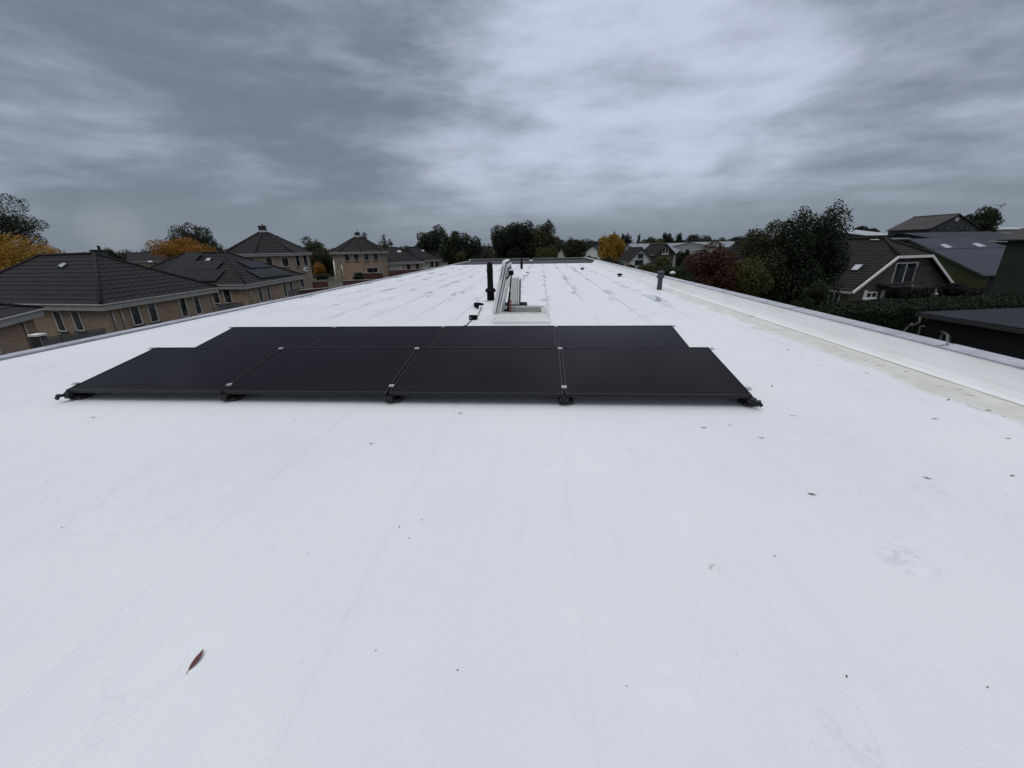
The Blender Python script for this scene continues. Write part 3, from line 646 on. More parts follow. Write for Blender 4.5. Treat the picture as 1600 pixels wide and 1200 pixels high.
def skylight(root, pts, nrm, frame='lead'):                     # four corners on the roof plane
    pts = [Vector(p) for p in pts]; c_ = sum(pts, Vector())/4; nrm = Vector(nrm)
    f = MB(); f.prism([p-nrm*.02 for p in pts], [p+nrm*.10 for p in pts]); fo = f.build('skylight', W_[frame], root)
    q = [c_+(p-c_)*.82 for p in pts]; g_ = MB(); g_.prism([p+nrm*.09 for p in q], [p+nrm*.112 for p in q]); g_.build('pane', W_['skyglass'], fo)
def pnormal(a, b_, c_):
    n = (Vector(b_)-Vector(a)).cross(Vector(c_)-Vector(a)).normalized(); return n if n.z >= 0 else -n
def hip_house(name, label, cat, E, zr, ridge, faces, wall='brick', tile='tile', over=.45, zb=GZ, fh=.48, fascia='fascia', step=.27, group=None):
    E = [Vector(p) for p in E]; Rg = [Vector(p) for p in ridge]
    cx = sum((p for p in E), Vector())/len(E); root = thing(name, label, cat, (cx.x, cx.y, zb), group)
    V = dict({f'E{i}': p for i, p in enumerate(E)}, **{f'R{i}': p for i, p in enumerate(Rg)})
    I = inset(E, over)
    mb = MB(); mb.prism([Vector((p.x, p.y, zb)) for p in I], [Vector((p.x, p.y, E[0].z-.12)) for p in I]); mb.build('wall', W_[wall], root)
    mb = MB(); n = len(E)
    In = inset(E, .06)
    mb.prism([Vector((p.x, p.y, E[0].z-fh+.04)) for p in In], [Vector((p.x, p.y, E[0].z-.03)) for p in In])
    mb.build('fascia', W_[fascia], root)
    mb = MB()
    for i in range(n): mb.bar(E[i]-Vector((0, 0, .02)), E[(i+1) % n]-Vector((0, 0, .02)), .10, .06)
    mb.build('gutter', W_['frame'], root)
    mb = MB()
    for f in faces: tile_facet(mb, [V[k] for k in f], step)
    rf = mb.build('roof', W_[tile], root)
    mb = MB(); seen = set()
    for f in faces:
        for a, b_ in zip(f, f[1:]+f[:1]):
            key = tuple(sorted((a, b_)))
            if key in seen or (a[0] == 'E' and b_[0] == 'E'): continue
            seen.add(key); mb.tube([V[a]+Vector((0, 0, .05)), V[b_]+Vector((0, 0, .05))], .11, 6)
    mb.build('ridge_cap', W_[tile], rf)
    return root, V, I
def wallpt(I, i, j, u, v):                                      # the point of the wall between two inset corners that a sight line meets
    a, b_ = I[i], I[j]; d = Vector((b_.x-a.x, b_.y-a.y, 0)).normalized(); n = Vector((d.y, -d.x, 0))
    if n.dot(CAM-a) < 0: n = -n
    return onplane(u, v, a, n), d, n
def wall_window(root, I, i, j, ut, vt, ub, vb, wd, **k):
    (a, d, n), (b_, _, _) = wallpt(I, i, j, ut, vt), wallpt(I, i, j, ub, vb)
    ht = abs(a.z-b_.z); p = Vector(((a.x+b_.x)/2, (a.y+b_.y)/2, (a.z+b_.z)/2)); return window(root, p, d, n, wd, ht, **k)
def downpipe(root, I, i, j, u, v, ztop, zb=GZ):
    p, d, n = wallpt(I, i, j, u, v); mb = MB(); q = p+n*.07
    mb.tube([(q.x, q.y, zb), (q.x, q.y, ztop)], .05, 8); mb.build('downpipe', W_['pipe'], root)
def chimney(root, p, wd=.75, ht=.75, cap=True):
    p = Vector(p); mb = MB(); mb.box(p+Vector((0, 0, ht/2)), wd, wd*.8, ht, (.95, .3, 0)); mb.box(p+Vector((0, 0, ht)), wd*1.15, wd*.95, .08, (.95, .3, 0))
    mb.build('chimney', W_['lead'], root)
    mb = MB(); mb.lathe(p+Vector((wd*.1, 0, ht+.04)), [(.1, 0), (.08, .2), (.11, .22), (.1, .3)], 10); mb.build('chimney_pot', W_['lead'], root)
HF = [['E0', 'E1', 'R1', 'R0'], ['E1', 'E2', 'R1'], ['E2', 'E3', 'R0', 'R1'], ['E3', 'E0', 'R0']]
ZE = -1.7
# --- nearest bungalow on the left
E = [Vector((-44.5, 26.6, ZE)), atz(158, 476, ZE), atz(342, 449, ZE), Vector((-46, 38.5, ZE))]
bA, V, I = hip_house('bungalow', 'nearest yellow brick bungalow with bare dark tiled hip roof, left edge', 'bungalow', E, 1.5, [aty(62, 400, 31.2), aty(147, 397, 30.4)], HF, group='yellow brick bungalows')
n0 = pnormal(V['E0'], V['E1'], V['R1'])
skylight(bA, [onplane(u, v, V['E1'], n0) for u, v in ((91, 417), (101, 412), (107, 413), (98, 420))], n0)
chimney(bA, aty(158, 402, 31.6), .75, .55)
wall_window(bA, I, 0, 1, 88, 485, 100, 518, .75); wall_window(bA, I, 0, 1, 116, 484, 128, 517, .75)
for ut, vt, ub, vb in ((206, 474, 216, 508), (232, 471, 243, 503), (281, 464, 291, 495), (303, 461, 312, 491)): wall_window(bA, I, 1, 2, ut, vt, ub, vb, .8, )
downpipe(bA, I, 1, 2, 172, 485, ZE-.2); downpipe(bA, I, 1, 2, 186, 483, ZE-.2); downpipe(bA, I, 1, 2, 329, 462, ZE-.2)
# --- wing at the very left
E = [Vector((-33, 7, ZE)), Vector((-24.8, 13.3, ZE)), atz(68, 482, ZE), Vector((-39.5, 17., ZE))]
bC, V, I = hip_house('bungalow', 'small yellow brick bungalow cut off by the left picture edge', 'bungalow', E, .4, [Vector((-33.4, 12.6, .35)), Vector((-34.6, 15.6, .35))], [['E0', 'E1', 'R0'], ['E1', 'E2', 'R1', 'R0'], ['E2', 'E3', 'R1'], ['E3', 'E0', 'R0', 'R1']], group='yellow brick bungalows')
downpipe(bC, I, 1, 2, 31, 500, ZE-.2)
wall_window(bC, I, 1, 2, -20, 520, -8, 556, .9)
# --- second bungalow, with panels on its roof
E = [Vector((-46, 40.4, ZE)), atz(384, 445, ZE), atz(476, 430, ZE), Vector((-47, 55.5, ZE))]
bB, V, I = hip_house('bungalow', 'second yellow brick bungalow with solar panels on its dark hip roof', 'bungalow', E, 1.5, [aty(290, 396, 45.4), aty(352, 394.5, 44.6)], HF, group='yellow brick bungalows')
n0 = pnormal(V['E0'], V['E1'], V['R1']); n1 = pnormal(V['E1'], V['E2'], V['R1'])
def zm(x, y): return 230+x*.16875, 320+y*.16875
skylight(bB, [onplane(*zm(*q), V['E1'], n0) for q in ((535, 525), (560, 500), (602, 498), (585, 526))], n0)
def roof_panels(root, quad, n, p0, nrm):
    q = [onplane(*zm(*k), p0, nrm) for k in quad]
    for k in range(n):
        a, b_, c_, d_ = q[0].lerp(q[1], k/n+.003), q[0].lerp(q[1], (k+1)/n-.003), q[3].lerp(q[2], (k+1)/n-.003), q[3].lerp(q[2], k/n+.003)
        mb = MB(); mb.prism([p+nrm*.11 for p in (a, b_, c_, d_)], [p+nrm*.15 for p in (a, b_, c_, d_)]); mb.build('solar_panel', W_['cell'], root)
roof_panels(bB, [(365, 455), (520, 455), (455, 527), (285, 530)], 2, V['E1'], n0)
roof_panels(bB, [(285, 530), (720, 527), (645, 607), (180, 612)], 5, V['E1'], n0)
roof_panels(bB, [(180, 612), (733, 610), (640, 715), (60, 722)], 5, V['E1'], n0)
roof_panels(bB, [(822, 528), (1010, 525), (1150, 582), (955, 596)], 3, V['E1'], n1)
roof_panels(bB, [(908, 612), (1185, 590), (1335, 655), (1048, 688)], 4, V['E1'], n1)
for z4 in ((1030, 755, 1060, 900, .8), (1105, 740, 1135, 885, .8), (1262, 715, 1283, 855, .8), (1322, 708, 1345, 845, .8), (1430, 685, 1440, 770, 1.1)):
    wall_window(bB, I, 1, 2, *zm(*z4[:2]), *zm(*z4[2:4]), z4[4])
for z4 in ((632, 800, 655, 915, .8), (730, 770, 760, 910, .9)): wall_window(bB, I, 0, 1, *zm(*z4[:2]), *zm(*z4[2:4]), z4[4])
downpipe(bB, I, 1, 2, *zm(945, 800), ZE-.2); downpipe(bB, I, 1, 2, *zm(1395, 720), ZE-.2)
# --- octagonal houses
def octagon(name, label, apex, uc, vc, Y, rad, th0, wins, ch_h):
    c_ = aty(uc, vc, Y); cd_ = Vector((-c_.x, -c_.y, 0)).normalized(); rd = Vector((-cd_.y, cd_.x, 0))
    if rd.x < 0: rd = -rd
    E = [c_+cd_*(rad*math.cos(R(th0+45*k)))+rd*(rad*math.sin(R(th0+45*k))) for k in range(8)]
    ax, Vd, I = None, None, None
    top = Vector((c_.x, c_.y, onplane(*apex, c_, cd_).z))
    faces = [[f'E{k}', f'E{(k+1) % 8}', 'R0'] for k in range(8)]
    root, V, I = hip_house(name, label, 'house', E, top.z, [top], faces, over=.5, fh=.42, step=.3, group='octagonal two storey houses')
    chimney(root, top-Vector((0, 0, .35)), .95, ch_h)
    mb = MB(); mb.lathe(top-Vector((0, 0, .38)), [(.75, 0), (.6, .3), (.5, .34)], 16); mb.build('chimney_flashing', W_['fascia'], root)
    for (i, j, ut, vt, ub, vb, wd) in wins: wall_window(root, I, i % 8, j % 8, ut, vt, ub, vb, wd)
    return root, V, I
def z1(x, y): return 340+x*.1, 340+y*.1
def z3(x, y): return 460+x*.1875, 330+y*.1875
T1, V, I = octagon('octagonal_house', 'taller octagonal yellow brick house, left one, with pyramid roof and chimney', (407, 360), 418, 396, 66, 6.75, -14, [
 (0, 1, *z1(795, 605), *z1(815, 745), .95), (0, 1, *z1(1045, 600), *z1(1065, 770), 1.05), (1, 2, *z1(1242, 585), *z1(1258, 765), 1.1), (1, 2, *z1(1360, 580), *z1(1375, 755), 1.1)], 1.0)
nf = pnormal(V['E1'], V['E2'], V['R0']); skylight(T1, [onplane(*z1(*q), V['E1'], nf) for q in ((855, 262), (880, 262), (945, 292), (915, 292))], nf)
p, d, n = wallpt(I, 1, 2, *z1(1355, 805)); mb = MB(); mb.box(p+n*.2, .9, .4, .65, d, n); ac = mb.build('air_conditioner', W_['white'], T1, bevel=.03)
mb = MB(); mb.lathe(p+n*.4+d*.12, [(.24, 0), (.23, .012)], 16, n); mb.build('fan_grille', W_['seal'], ac)
mb = MB()
for k in range(2): mb.bar(p+n*.15+Vector((0, 0, -.4))+d*(.3-.6*k), p+n*.45+Vector((0, 0, -.4))+d*(.3-.6*k), .05)
mb.build('bracket', W_['white'], ac)
T2, V, I = octagon('octagonal_house', 'farther octagonal yellow brick house, right one, beyond a dark red fence', (559, 368), 562, 393.5, 85, 5.9, 2, [
 (7, 0, *z3(437, 348), *z3(440, 415), 1.1), (7, 0, *z3(513, 346), *z3(517, 413), 1.1), (0, 1, *z3(597, 345), *z3(600, 412), 1.1), (0, 1, *z3(674, 342), *z3(677, 409), 1.1), (0, 1, *z3(648, 468), *z3(650, 515), 2.4),
 (1, 2, *z3(733, 342), *z3(735, 405), .9), (1, 2, *z3(757, 340), *z3(760, 403), .9), (6, 7, *z3(372, 355), *z3(380, 415), .8), (6, 7, *z3(390, 470), *z3(398, 540), .9)], .9)
mb = MB(); mb.tube([I[7]+Vector((.0, -.1, -2.4)), Vector((I[7].x, I[7].y-.1, GZ))], .06, 8); mb.build('downpipe', W_['white'], T2)
# --- row of low houses behind, stepping back to the right
for k, (ul, vl, ur, vr, y_r, lab) in enumerate(((600, 411, 664, 408, 93, 'pale low house with grey hip roof right of the octagonal house'), (655, 408, 690, 404.5, 112, 'middle low grey roofed house in the row stepping back'), (684, 405.5, 722, 402.5, 132, 'farthest low grey roofed house in the row, beside dark trees'))):
    a, b_ = aty(ul, vl, y_r-6), aty(ur, vr, y_r); a.z = b_.z = (a.z+b_.z)/2
    d = (b_-a); d.z = 0; L = d.length; d.normalize(); nb = Vector((-d.y, d.x, 0)); D = 11
    E = [a, b_, b_+nb*D, a+nb*D]; zr = 1.75+.1*k
    Rg = [a+nb*D/2+d*.8, b_+nb*D/2-d*4.2]
    for q in Rg: q.z = zr
    h_, V, I = hip_house('low_house', lab, 'house', E, zr, Rg, HF, group='low grey roofed houses behind the octagonal house')
    n0 = pnormal(E[0], E[1], Rg[0]); mid = (E[0]+E[1])/2*.62+(Rg[0]+Rg[1])/2*.38+d*(.5+k*.3)
    sl = (Rg[0]-E[0]-d*(Rg[0]-E[0]).dot(d)).normalized()
    skylight(h_, [mid+sl*1.6, mid+sl*1.6+d*1., mid+sl*2.5+d*1., mid+sl*2.5], n0)
    wp = (I[0]+I[1])/2; nn = -nb
    for t, wd in ((.25, 2.6), (.6, 1.2), (.85, 1.2)):
        p = I[0].lerp(I[1], t); window(h_, Vector((p.x, p.y, a.z-1.2)), d, nn, min(wd, L*.3), 1.6, frame='white', glass='curtain' if t < .3 else 'glass')
# ------------------------------------------------------------------ fences, railings and small street things on the left
def fence(label, u0, v0, u1, v1, z, group='dark red board fences', back=0):
    a, b_ = atz(u0, v0, z), atz(u1, v1, z); c_ = (a+b_)/2; t = thing('board_fence', label, 'fence', (c_.x, c_.y, GZ), group)
    d = (b_-a); L = d.length; d.normalize(); mb = MB(); n = max(3, int(L/.18))
    for i in range(n):
        p = a.lerp(b_, (i+.5)/n); zt = z-.06; mb.box((p.x, p.y, (zt+GZ)/2), L/n-.012, .03+.02*(i % 2), zt-GZ, d)
    mb.build('boards', W_['redwood'], t)
    mb = MB(); mb.bar(a, b_, .16, .06); mb.build('cap_rail', W_['fascia'], t)
    for i in range(int(L/2.2)+2):
        p = a.lerp(b_, min(1, i*2.2/L)); mb = MB(); mb.box((p.x, p.y, (z+GZ)/2-.02), .12, .12, z-GZ-.05, d); mb.build('post', W_['redwood'], t)
fence('dark red board fence in front of the second bungalow end', 468, 453, 513, 449.5, -2.5)
fence('dark red board fence between the two octagonal houses', 488, 439.5, 511, 438.5, -2.6)
fence('long dark red fence before the farther octagonal house', 536, 438.5, 600, 436, -2.4)
fence('short dark red fence under the ground floor window of the farther octagonal house', 568, 426.5, 597, 426, -2.3)
fence('dark red fence before the pale low house', 607, 422, 668, 420, -2.3)
def railing(label, pts, z, name='railing', group='grey railings by the bungalows'):
    P = [atz(u, v, z) for u, v in pts]; t = thing(name, label, 'railing', (P[0].x, P[0].y, GZ), group)
    mb = MB()
    for a, b_ in zip(P, P[1:]): mb.bar(a, b_, .07, .06)
    mb.build('top_rail', W_['railing'], t)
    for a, b_ in zip(P, P[1:]):
        L = (b_-a).length; n = max(1, round(L/1.7))
        for i in range(n+1):
            p = a.lerp(b_, i/n); mb = MB(); mb.tube([(p.x, p.y, GZ), (p.x, p.y, z)], .035, 6); mb.build('post', W_['railing'], t)
        for i in range(n):
            p, q = a.lerp(b_, (i+.03)/n), a.lerp(b_, (i+.97)/n); mb = MB(); mb.bar((p.x, p.y, z-.95), (q.x, q.y, z-.95), .02, 1.75); mb.build('infill_panel', W_['screen'], t)
railing('grey railing with solid infill before the nearest bungalow', [(63, 529), (95, 524), (163, 513)], -2.65)
railing('grey railing with solid infill before the second bungalow', [zm(650, 930), zm(735, 915), zm(890, 900)], -2.75)
railing('thin railing at the far end of the second bungalow', [zm(1300, 800), zm(1400, 770)], -2.6)
p = atz(57, 521, -2.5); t = thing('meter_cabinet', 'dark cabinet with a white top beside the nearest railing', 'cabinet', (p.x, p.y, GZ))
mb = MB(); mb.box((p.x, p.y, (GZ-2.62)/2-.02), .5, .4, -2.64-GZ); mb.build('body', W_['railing'], t); mb = MB(); mb.box((p.x, p.y, -2.58), .56, .46, .1); mb.build('lid', W_['white'], t)
p = aty(521, 408, 72); q = aty(525, 439, 72); t = thing('white_pole', 'slim white pole leaning beside the farther octagonal house', 'pole', (q.x, q.y, GZ))
mb = MB(); mb.tube([(q.x, q.y, GZ), (p.x, p.y, p.z)], [.12, .09], 8); mb.build('shaft', W_['white'], t); mb = MB(); mb.lathe((p.x, p.y, p.z), [(.11, 0), (.11, .06), (.03, .12)], 10); mb.build('finial', W_['white'], t)
# distant roofs at the far left
def gable_house(name, label, a, b_, D, ze, zr, wall='brickdark', tile='tilebrown', barge=None, fascia='fascia', group=None, tiled=True, over=.35, cat='house', zb=GZ):
    # a-b: foot of the gable wall that faces us, D: length of the ridge going back
    a, b_ = Vector((a[0], a[1], ze)), Vector((b_[0], b_[1], ze)); d = (b_-a).normalized(); nb = Vector((-d.y, d.x, 0)); W = (b_-a).length
    root = thing(name, label, cat, ((a.x+b_.x)/2, (a.y+b_.y)/2, zb), group); z = Vector((0, 0, 1))
    m_ = (a+b_)/2; mb = MB()
    pr = [a, b_, b_, m_, a]; A = [Vector((a.x, a.y, zb)), Vector((b_.x, b_.y, zb)), b_, Vector((m_.x, m_.y, zr-.08)), a]
    mb.prism(A, [p+nb*D for p in A]); mb.build('wall', W_[wall], root)
    sl = (zr-ze)/(W/2); e0 = a-d*over-z*(over*sl)-nb*over+z*.1; e1 = b_+d*over-z*(over*sl)-nb*over+z*.1; top = Vector((m_.x, m_.y, zr))-nb*over+z*.1
    Lr = nb*(D+2*over); mb = MB()
    for e in (e0, e1):
        if tiled: tile_facet(mb, [e, top, top+Lr, e+Lr], .24)
        else:
            nn = pnormal(e, top, e+Lr); q = [e, top, top+Lr, e+Lr]; mb.prism([k-nn*.08 for k in q], [k+nn*.02 for k in q])
    rf = mb.build('roof', W_[tile], root)
    mb = MB(); mb.tube([top+z*.04, top+Lr+z*.04], .1, 6); mb.build('ridge_cap', W_[tile], rf)
    if barge:
        mb = MB()
        for e in (e0, e1): mb.bar(e-nb*.03-z*.1, top-nb*.03-z*.1, .06, .26)
        mb.build('barge_board', W_[barge], root)
    mb = MB()
    for e in (e0, e1): mb.bar(e-z*.06, e+Lr-z*.06, .12, .12)
    mb.build('gutter', W_[fascia], root)
    return root, dict(a=a, b=b_, d=d, nb=nb, e0=e0, e1=e1, top=top, Lr=Lr, W=W)
def px_gable(name, label, u0, u1, Y, ze, zr, D, rot=0, vref=400, **k):
    a, b_ = aty(u0, vref, Y), aty(u1, vref, Y); m_ = (a+b_)/2; h_ = (b_-a)/2; h_.z = 0
    h_ = Matrix.Rotation(R(rot), 3, 'Z') @ h_
    return gable_house(name, label, (m_-h_)[:2], (m_+h_)[:2], D, ze, zr, **k)
def side_house(name, label, u0, v0, u1, v1, Y, zr, D=9, **k):     # eave runs across the view, ridge parallel to it
    a, b_ = aty(u0, v0, Y), aty(u1, v1, Y); d = (b_-a); d.z = 0; L = d.length; d.normalize(); nb = Vector((-d.y, d.x, 0)); ze = (a.z+b_.z)/2
    return gable_house(name, label, (a+nb*D)[:2], a[:2], -L if False else L, ze, zr, **k) if False else gable_house(name, label, b_[:2], (b_+nb*D)[:2], L, ze, zr, **k)
h_, q = side_house('terrace_house', 'dark tiled terrace roof between the nearest bungalow and the orange tree', 175, 409, 268, 408, 78, 1.5, 9, tile='tile', wall='brick', fascia='fascia')
n0 = pnormal(q['e0'], q['top'], q['e0']+q['Lr'])
skylight(h_, [onplane(u, v, q['e0'], n0) for u, v in ((230, 408), (238, 408), (241, 410.5), (232, 411))], n0)
# ------------------------------------------------------------------ right side: houses, barns
A = Vector((21.6, 29.6)); B = Vector((31.2, 33.3)); d2 = (B-A).normalized(); nb2 = Vector((-d2.y, d2.x)); D = 16.; ze = -1.72; zr = 1.5
jh = thing('half_hipped_house', 'dark house with white barge boards, half hipped tiled gable and two roof windows', 'house', (26.4, 31.5, GZ))
z_ = Vector((0, 0, 1)); d3 = Vector((*d2, 0)); n3 = Vector((*nb2, 0)); a3 = Vector((*A, ze)); b3_ = Vector((*B, ze)); W = (b3_-a3).length; m3 = (a3+b3_)/2
f_ = .655; hz = ze+(zr-ze)*f_
gl_, gr_ = a3+d3*(W/2*f_)+z_*(hz-ze), b3_-d3*(W/2*f_)+z_*(hz-ze)
mb = MB(); pol = [a3-z_*(ze-GZ), b3_-z_*(ze-GZ), b3_, gr_, gl_, a3]; mb.prism([p+n3*.35 for p in pol], [p+n3*D for p in pol]); mb.build('wall', W_['brickdark'], jh)
rt_ = m3+n3*2.2+z_*(zr-ze); rb = m3+n3*D+z_*(zr-ze); up1 = z_*.08
mb = MB()
tile_facet(mb, [p+up1 for p in (a3-d3*.25-z_*.14, gl_, rt_, rb, a3-d3*.25-z_*.14+n3*D)], .17, .022)
tile_facet(mb, [p+up1 for p in (b3_+d3*.25-z_*.14, gr_, rt_, rb, b3_+d3*.25-z_*.14+n3*D)], .17, .022)
tile_facet(mb, [p+up1 for p in (gl_-d3*.1, gr_+d3*.1, rt_)], .17, .022)
rf = mb.build('roof', W_['tilebrown'], jh)
mb = MB()
for p, q in ((gl_, rt_), (gr_, rt_), (rt_, rb)): mb.tube([p+z_*.13, q+z_*.13], .1, 6)
mb.build('ridge_cap', W_['tilebrown'], rf)
mb = MB(); e_ = -n3*.06
mb.bar(a3-d3*.25-z_*.2+e_, gl_+e_-z_*.04, .07, .17); mb.bar(gl_+e_-z_*.04, gr_+e_-z_*.04, .07, .17); mb.bar(gr_+e_-z_*.04, b3_+d3*.25-z_*.2+e_, .07, .17); mb.build('barge_board', W_['white'], jh)
mb = MB(); mb.bar(a3-d3*.32-z_*.2, a3-d3*.32-z_*.2+n3*D, .14, .14); mb.build('gutter', W_['fascia'], jh)
nj = pnormal(a3, gl_, rb)
for q in (((1294, 417), (1300, 411.5), (1312, 411.5), (1303, 417)), ((1328, 424), (1337, 414.5), (1351, 414.5), (1340, 424.5))):
    skylight(jh, [onplane(u, v, a3+up1, nj) for u, v in q], nj)
skylight(jh, [onplane(u, v, a3+up1, nj) for u, v in ((1358, 377), (1359, 376), (1375, 375.6), (1375, 377))], nj)
chimney(jh, Vector((27, 40.5, 1.2)), .7, .8)
gp = a3+n3*.35; gn = -n3
def gwin(ut, vt, ub, vb, wd, **k):
    p, q = onplane(ut, vt, gp, gn), onplane(ub, vb, gp, gn); window(jh, (p+q)/2, d3, gn, wd, abs(p.z-q.z), **k)
gwin(1415, 410, 1409, 446, 2.3, mull=2, frame='white'); gwin(1361, 456, 1360, 466, 1.15, mull=2, frame='white')
for u in (1350, 1377):
    p = onplane(u, 462, gp, gn); mb = MB(); mb.box(p+gn*.05, .32, .05, .75, d3, gn, z_); mb.build('shutter', W_['white'], jh)
p0 = a3-d3*.0; p = onplane(1304, 462, a3, -d3); window(jh, p, n3, -d3, .8, 1.15, mull=2, frame='white')
mb = MB(); c0, c1 = onplane(1392, 444, gp+gn*.9, gn), onplane(1448, 441, gp+gn*.9, gn); c1.z = c0.z
mb.bar(c0, c1, .05); mb.bar(c0+z_*.95, c1+z_*.95, .05)
n = 22
for i in range(n+1): q = c0.lerp(c1, i/n); mb.bar(q, q+z_*.95, .025)
for q in (c0, c1): mb.bar(q+z_*.95, q+z_*.95-gn*.85, .05)
mb.build('balcony_railing', W_['railing'], jh)
mb = MB(); mb.prism([c0-z_*.14, c1-z_*.14, c1-z_*.14-gn*.85, c0-z_*.14-gn*.85], [c0-z_*.02, c1-z_*.02, c1-z_*.02-gn*.85, c0-z_*.02-gn*.85]); mb.build('balcony_floor', W_['railing'], jh)
# metal roofed barn behind it
mbn = thing('metal_roofed_barn', 'barn with blue grey metal roof, two roof lights and mossy green gable', 'barn', (43, 45, GZ))
ec, rc = Vector((41, 41, -1.8)), Vector((39.5, 48.5, 1.55)); vd = Vector((.98, .2, 0)).normalized(); mid = ec.lerp(rc, .69)
nn = pnormal(ec, rc, ec+vd)
def sheet(q, th=.06): mb = MB(); mb.prism([p-nn*th for p in q], q); return mb
sheet([ec, ec+vd*14, mid+vd*14, mid]).build('roof', W_['bluemetal'], mbn)
sheet([mid+nn*.03-vd*.02, mid+vd*10+nn*.03, rc+vd*8.2+nn*.03, rc+nn*.03-vd*.02]).build('roof', W_['bluemetal'], mbn)
mb = MB(); bk = rc+Vector((-.2*6, 6*.98, -3.0)); mb.prism([rc-nn*.06, rc+vd*8.2-nn*.06, bk+vd*8.2, bk], [rc, rc+vd*8.2, bk+vd*8.2+z_*.06, bk+z_*.06]); mb.build('roof', W_['bluemetal'], mbn)
for q in (((1468, 383), (1476, 382), (1488, 387), (1478, 388.3)), ((1518, 381.5), (1527, 380.5), (1541, 385.5), (1529, 386.7))):
    P = [onplane(u, v, ec, nn) for u, v in q]; mb = MB(); mb.prism([p+nn*.02 for p in P], [p+nn*.07 for p in P]); mb.build('roof_light', W_['skyglass'], mbn)
gi = vd*.25; A_ = [Vector((ec.x, ec.y, GZ))+gi, Vector((bk.x, bk.y, GZ))+gi, bk+gi-z_*.1, rc+gi-z_*.12, ec+gi-z_*.12]
mb = MB(); mb.prism(A_, [p+vd*.2 for p in A_]); mb.build('gable_wall', W_['greenmoss'], mbn)
mb = MB(); f0, f1 = ec+gi+Vector((-.03, .25, -.12)), ec+vd*14+Vector((-.03, .25, -.12)); mb.prism([Vector((f0.x, f0.y, GZ)), Vector((f1.x, f1.y, GZ)), Vector((f1.x, f1.y+.2, GZ)), Vector((f0.x, f0.y+.2, GZ))], [f0, f1, f1+Vector((0, .2, 0)), f0+Vector((0, .2, 0))]); mb.build('front_wall', W_['shedwall'], mbn)
mb = MB(); mb.bar(ec-z_*.05-vd*.03, rc-z_*.02-vd*.03, .05, .16); mb.build('verge_trim', W_['railing'], mbn)
# green barn at the right picture edge
gb_ = thing('green_barn', 'dark green boarded barn cut off by the right picture edge', 'barn', (38, 33, GZ))
v3 = Vector((.83, .55, 0)).normalized(); e3 = Vector((.55, -.83, 0)).normalized(); c0 = aty(1575, 376.5, 33.5); cz = c0.z
q = [c0, c0+e3*9, c0+e3*9+v3*9, c0+v3*9]; mb = MB(); mb.prism([Vector((p.x, p.y, GZ)) for p in q], [Vector((p.x, p.y, cz)) for p in q]); mb.build('wall', W_['greenwood'], gb_)
h0 = c0-v3*.35-e3*.45; rz = .8
r0 = [h0, h0+e3*10, h0+e3*10+v3*5+z_*rz, h0+v3*5+z_*rz]; r1 = [h0+v3*5+z_*rz, h0+e3*10+v3*5+z_*rz, h0+e3*10+v3*10, h0+v3*10]
mb = MB(); nr = pnormal(*r0[:3]); mb.prism(r0, [p+nr*.1 for p in r0]); mb.prism(r1, [p+z_*.12 for p in r1]); mb.build('roof', simple('brown_grey_felt', (.022, .022, .019), .85, var=.2), gb_)
mb = MB(); gq = [c0+z_*0, c0+v3*9, c0+v3*4.6+z_*.62]; mb.prism(gq, [p+e3*.1 for p in gq]); mb.build('gable', W_['greenwood'], gb_)
# large barn in the distance
bb, q = gable_house('gabled_barn', 'tall brown roofed barn with grey gable and a round vent, on the right skyline', (69.6, 81.6), (78.5, 82.5), 8, 3.3, 5.55, wall='barnwall', tile='barnbrown', tiled=False, cat='barn', over=.25, fascia='barnwall')
p0, gn_ = q['a']-q['nb']*.01, -q['nb']
for ut, vt, ub, vb, wd in ((1470, 352, 1469, 359, .9), (1482, 352, 1482, 359, 1.1), (1502, 352, 1502, 359, 1.6), (1511, 352, 1511, 359, 1.0)):
    a_, b__ = onplane(ut, vt, p0, gn_), onplane(ub, vb, p0, gn_); window(bb, (a_+b__)/2, q['d'], gn_, wd, a_.z-b__.z, frame='barnwall', sill=False)
a_ = onplane(1495, 343, p0, gn_); mb = MB(); mb.lathe(a_, [(.42, 0), (.4, .06), (.3, .07)], 18, gn_); mb.build('round_vent', W_['fascia'], bb)
def shed(name, label, u0, v0, u1, v1, Y0, Y1, zback, depth_, roof, wall, cat='shed', group=None, base=GZ):   # single pitch roof rising away from us
    a, b_ = aty(u0, v0, Y0), aty(u1, v1, Y1); d = (b_-a); d.z = 0; d.normalize(); nb = Vector((-d.y, d.x, 0)); z0 = (a.z+b_.z)/2; a.z = b_.z = z0
    t = thing(name, label, cat, ((a.x+b_.x)/2, (a.y+b_.y)/2, base), group)
    c_, e = b_+nb*depth_, a+nb*depth_; c_.z = e.z = zback; mb = MB(); nr = pnormal(a, b_, c_)
    q = [a-nb*.2-z_*.03, b_-nb*.2-z_*.03, c_, e]; mb.prism([p-nr*.1 for p in q], q); rf = mb.build('roof', W_[roof], t)
    bk_ = [e, c_, c_+nb*depth_, e+nb*depth_]; bk_[2].z = bk_[3].z = z0; mb = MB(); mb.prism([p-z_*.1 for p in bk_], bk_); mb.build('roof', W_[roof], t)
    i0, i1 = a+d*.2, b_-d*.2
    A2 = [Vector((i0.x, i0.y, base)), Vector((i0.x, i0.y, z0-.08)), Vector((e.x, e.y, zback-.14))+d*.2, i0+nb*(2*depth_-.2)-z_*.1, Vector(((i0+nb*(2*depth_-.2)).x, (i0+nb*(2*depth_-.2)).y, base))]
    mb = MB(); mb.prism(A2, [p+d*((i1-i0).length) for p in A2]); mb.build('wall', W_[wall], t)
    mb = MB(); mb.bar(a-nb*.28-z_*.1, b_-nb*.28-z_*.1, .15, .14); mb.build('gutter', W_['fascia'], t)
    return t
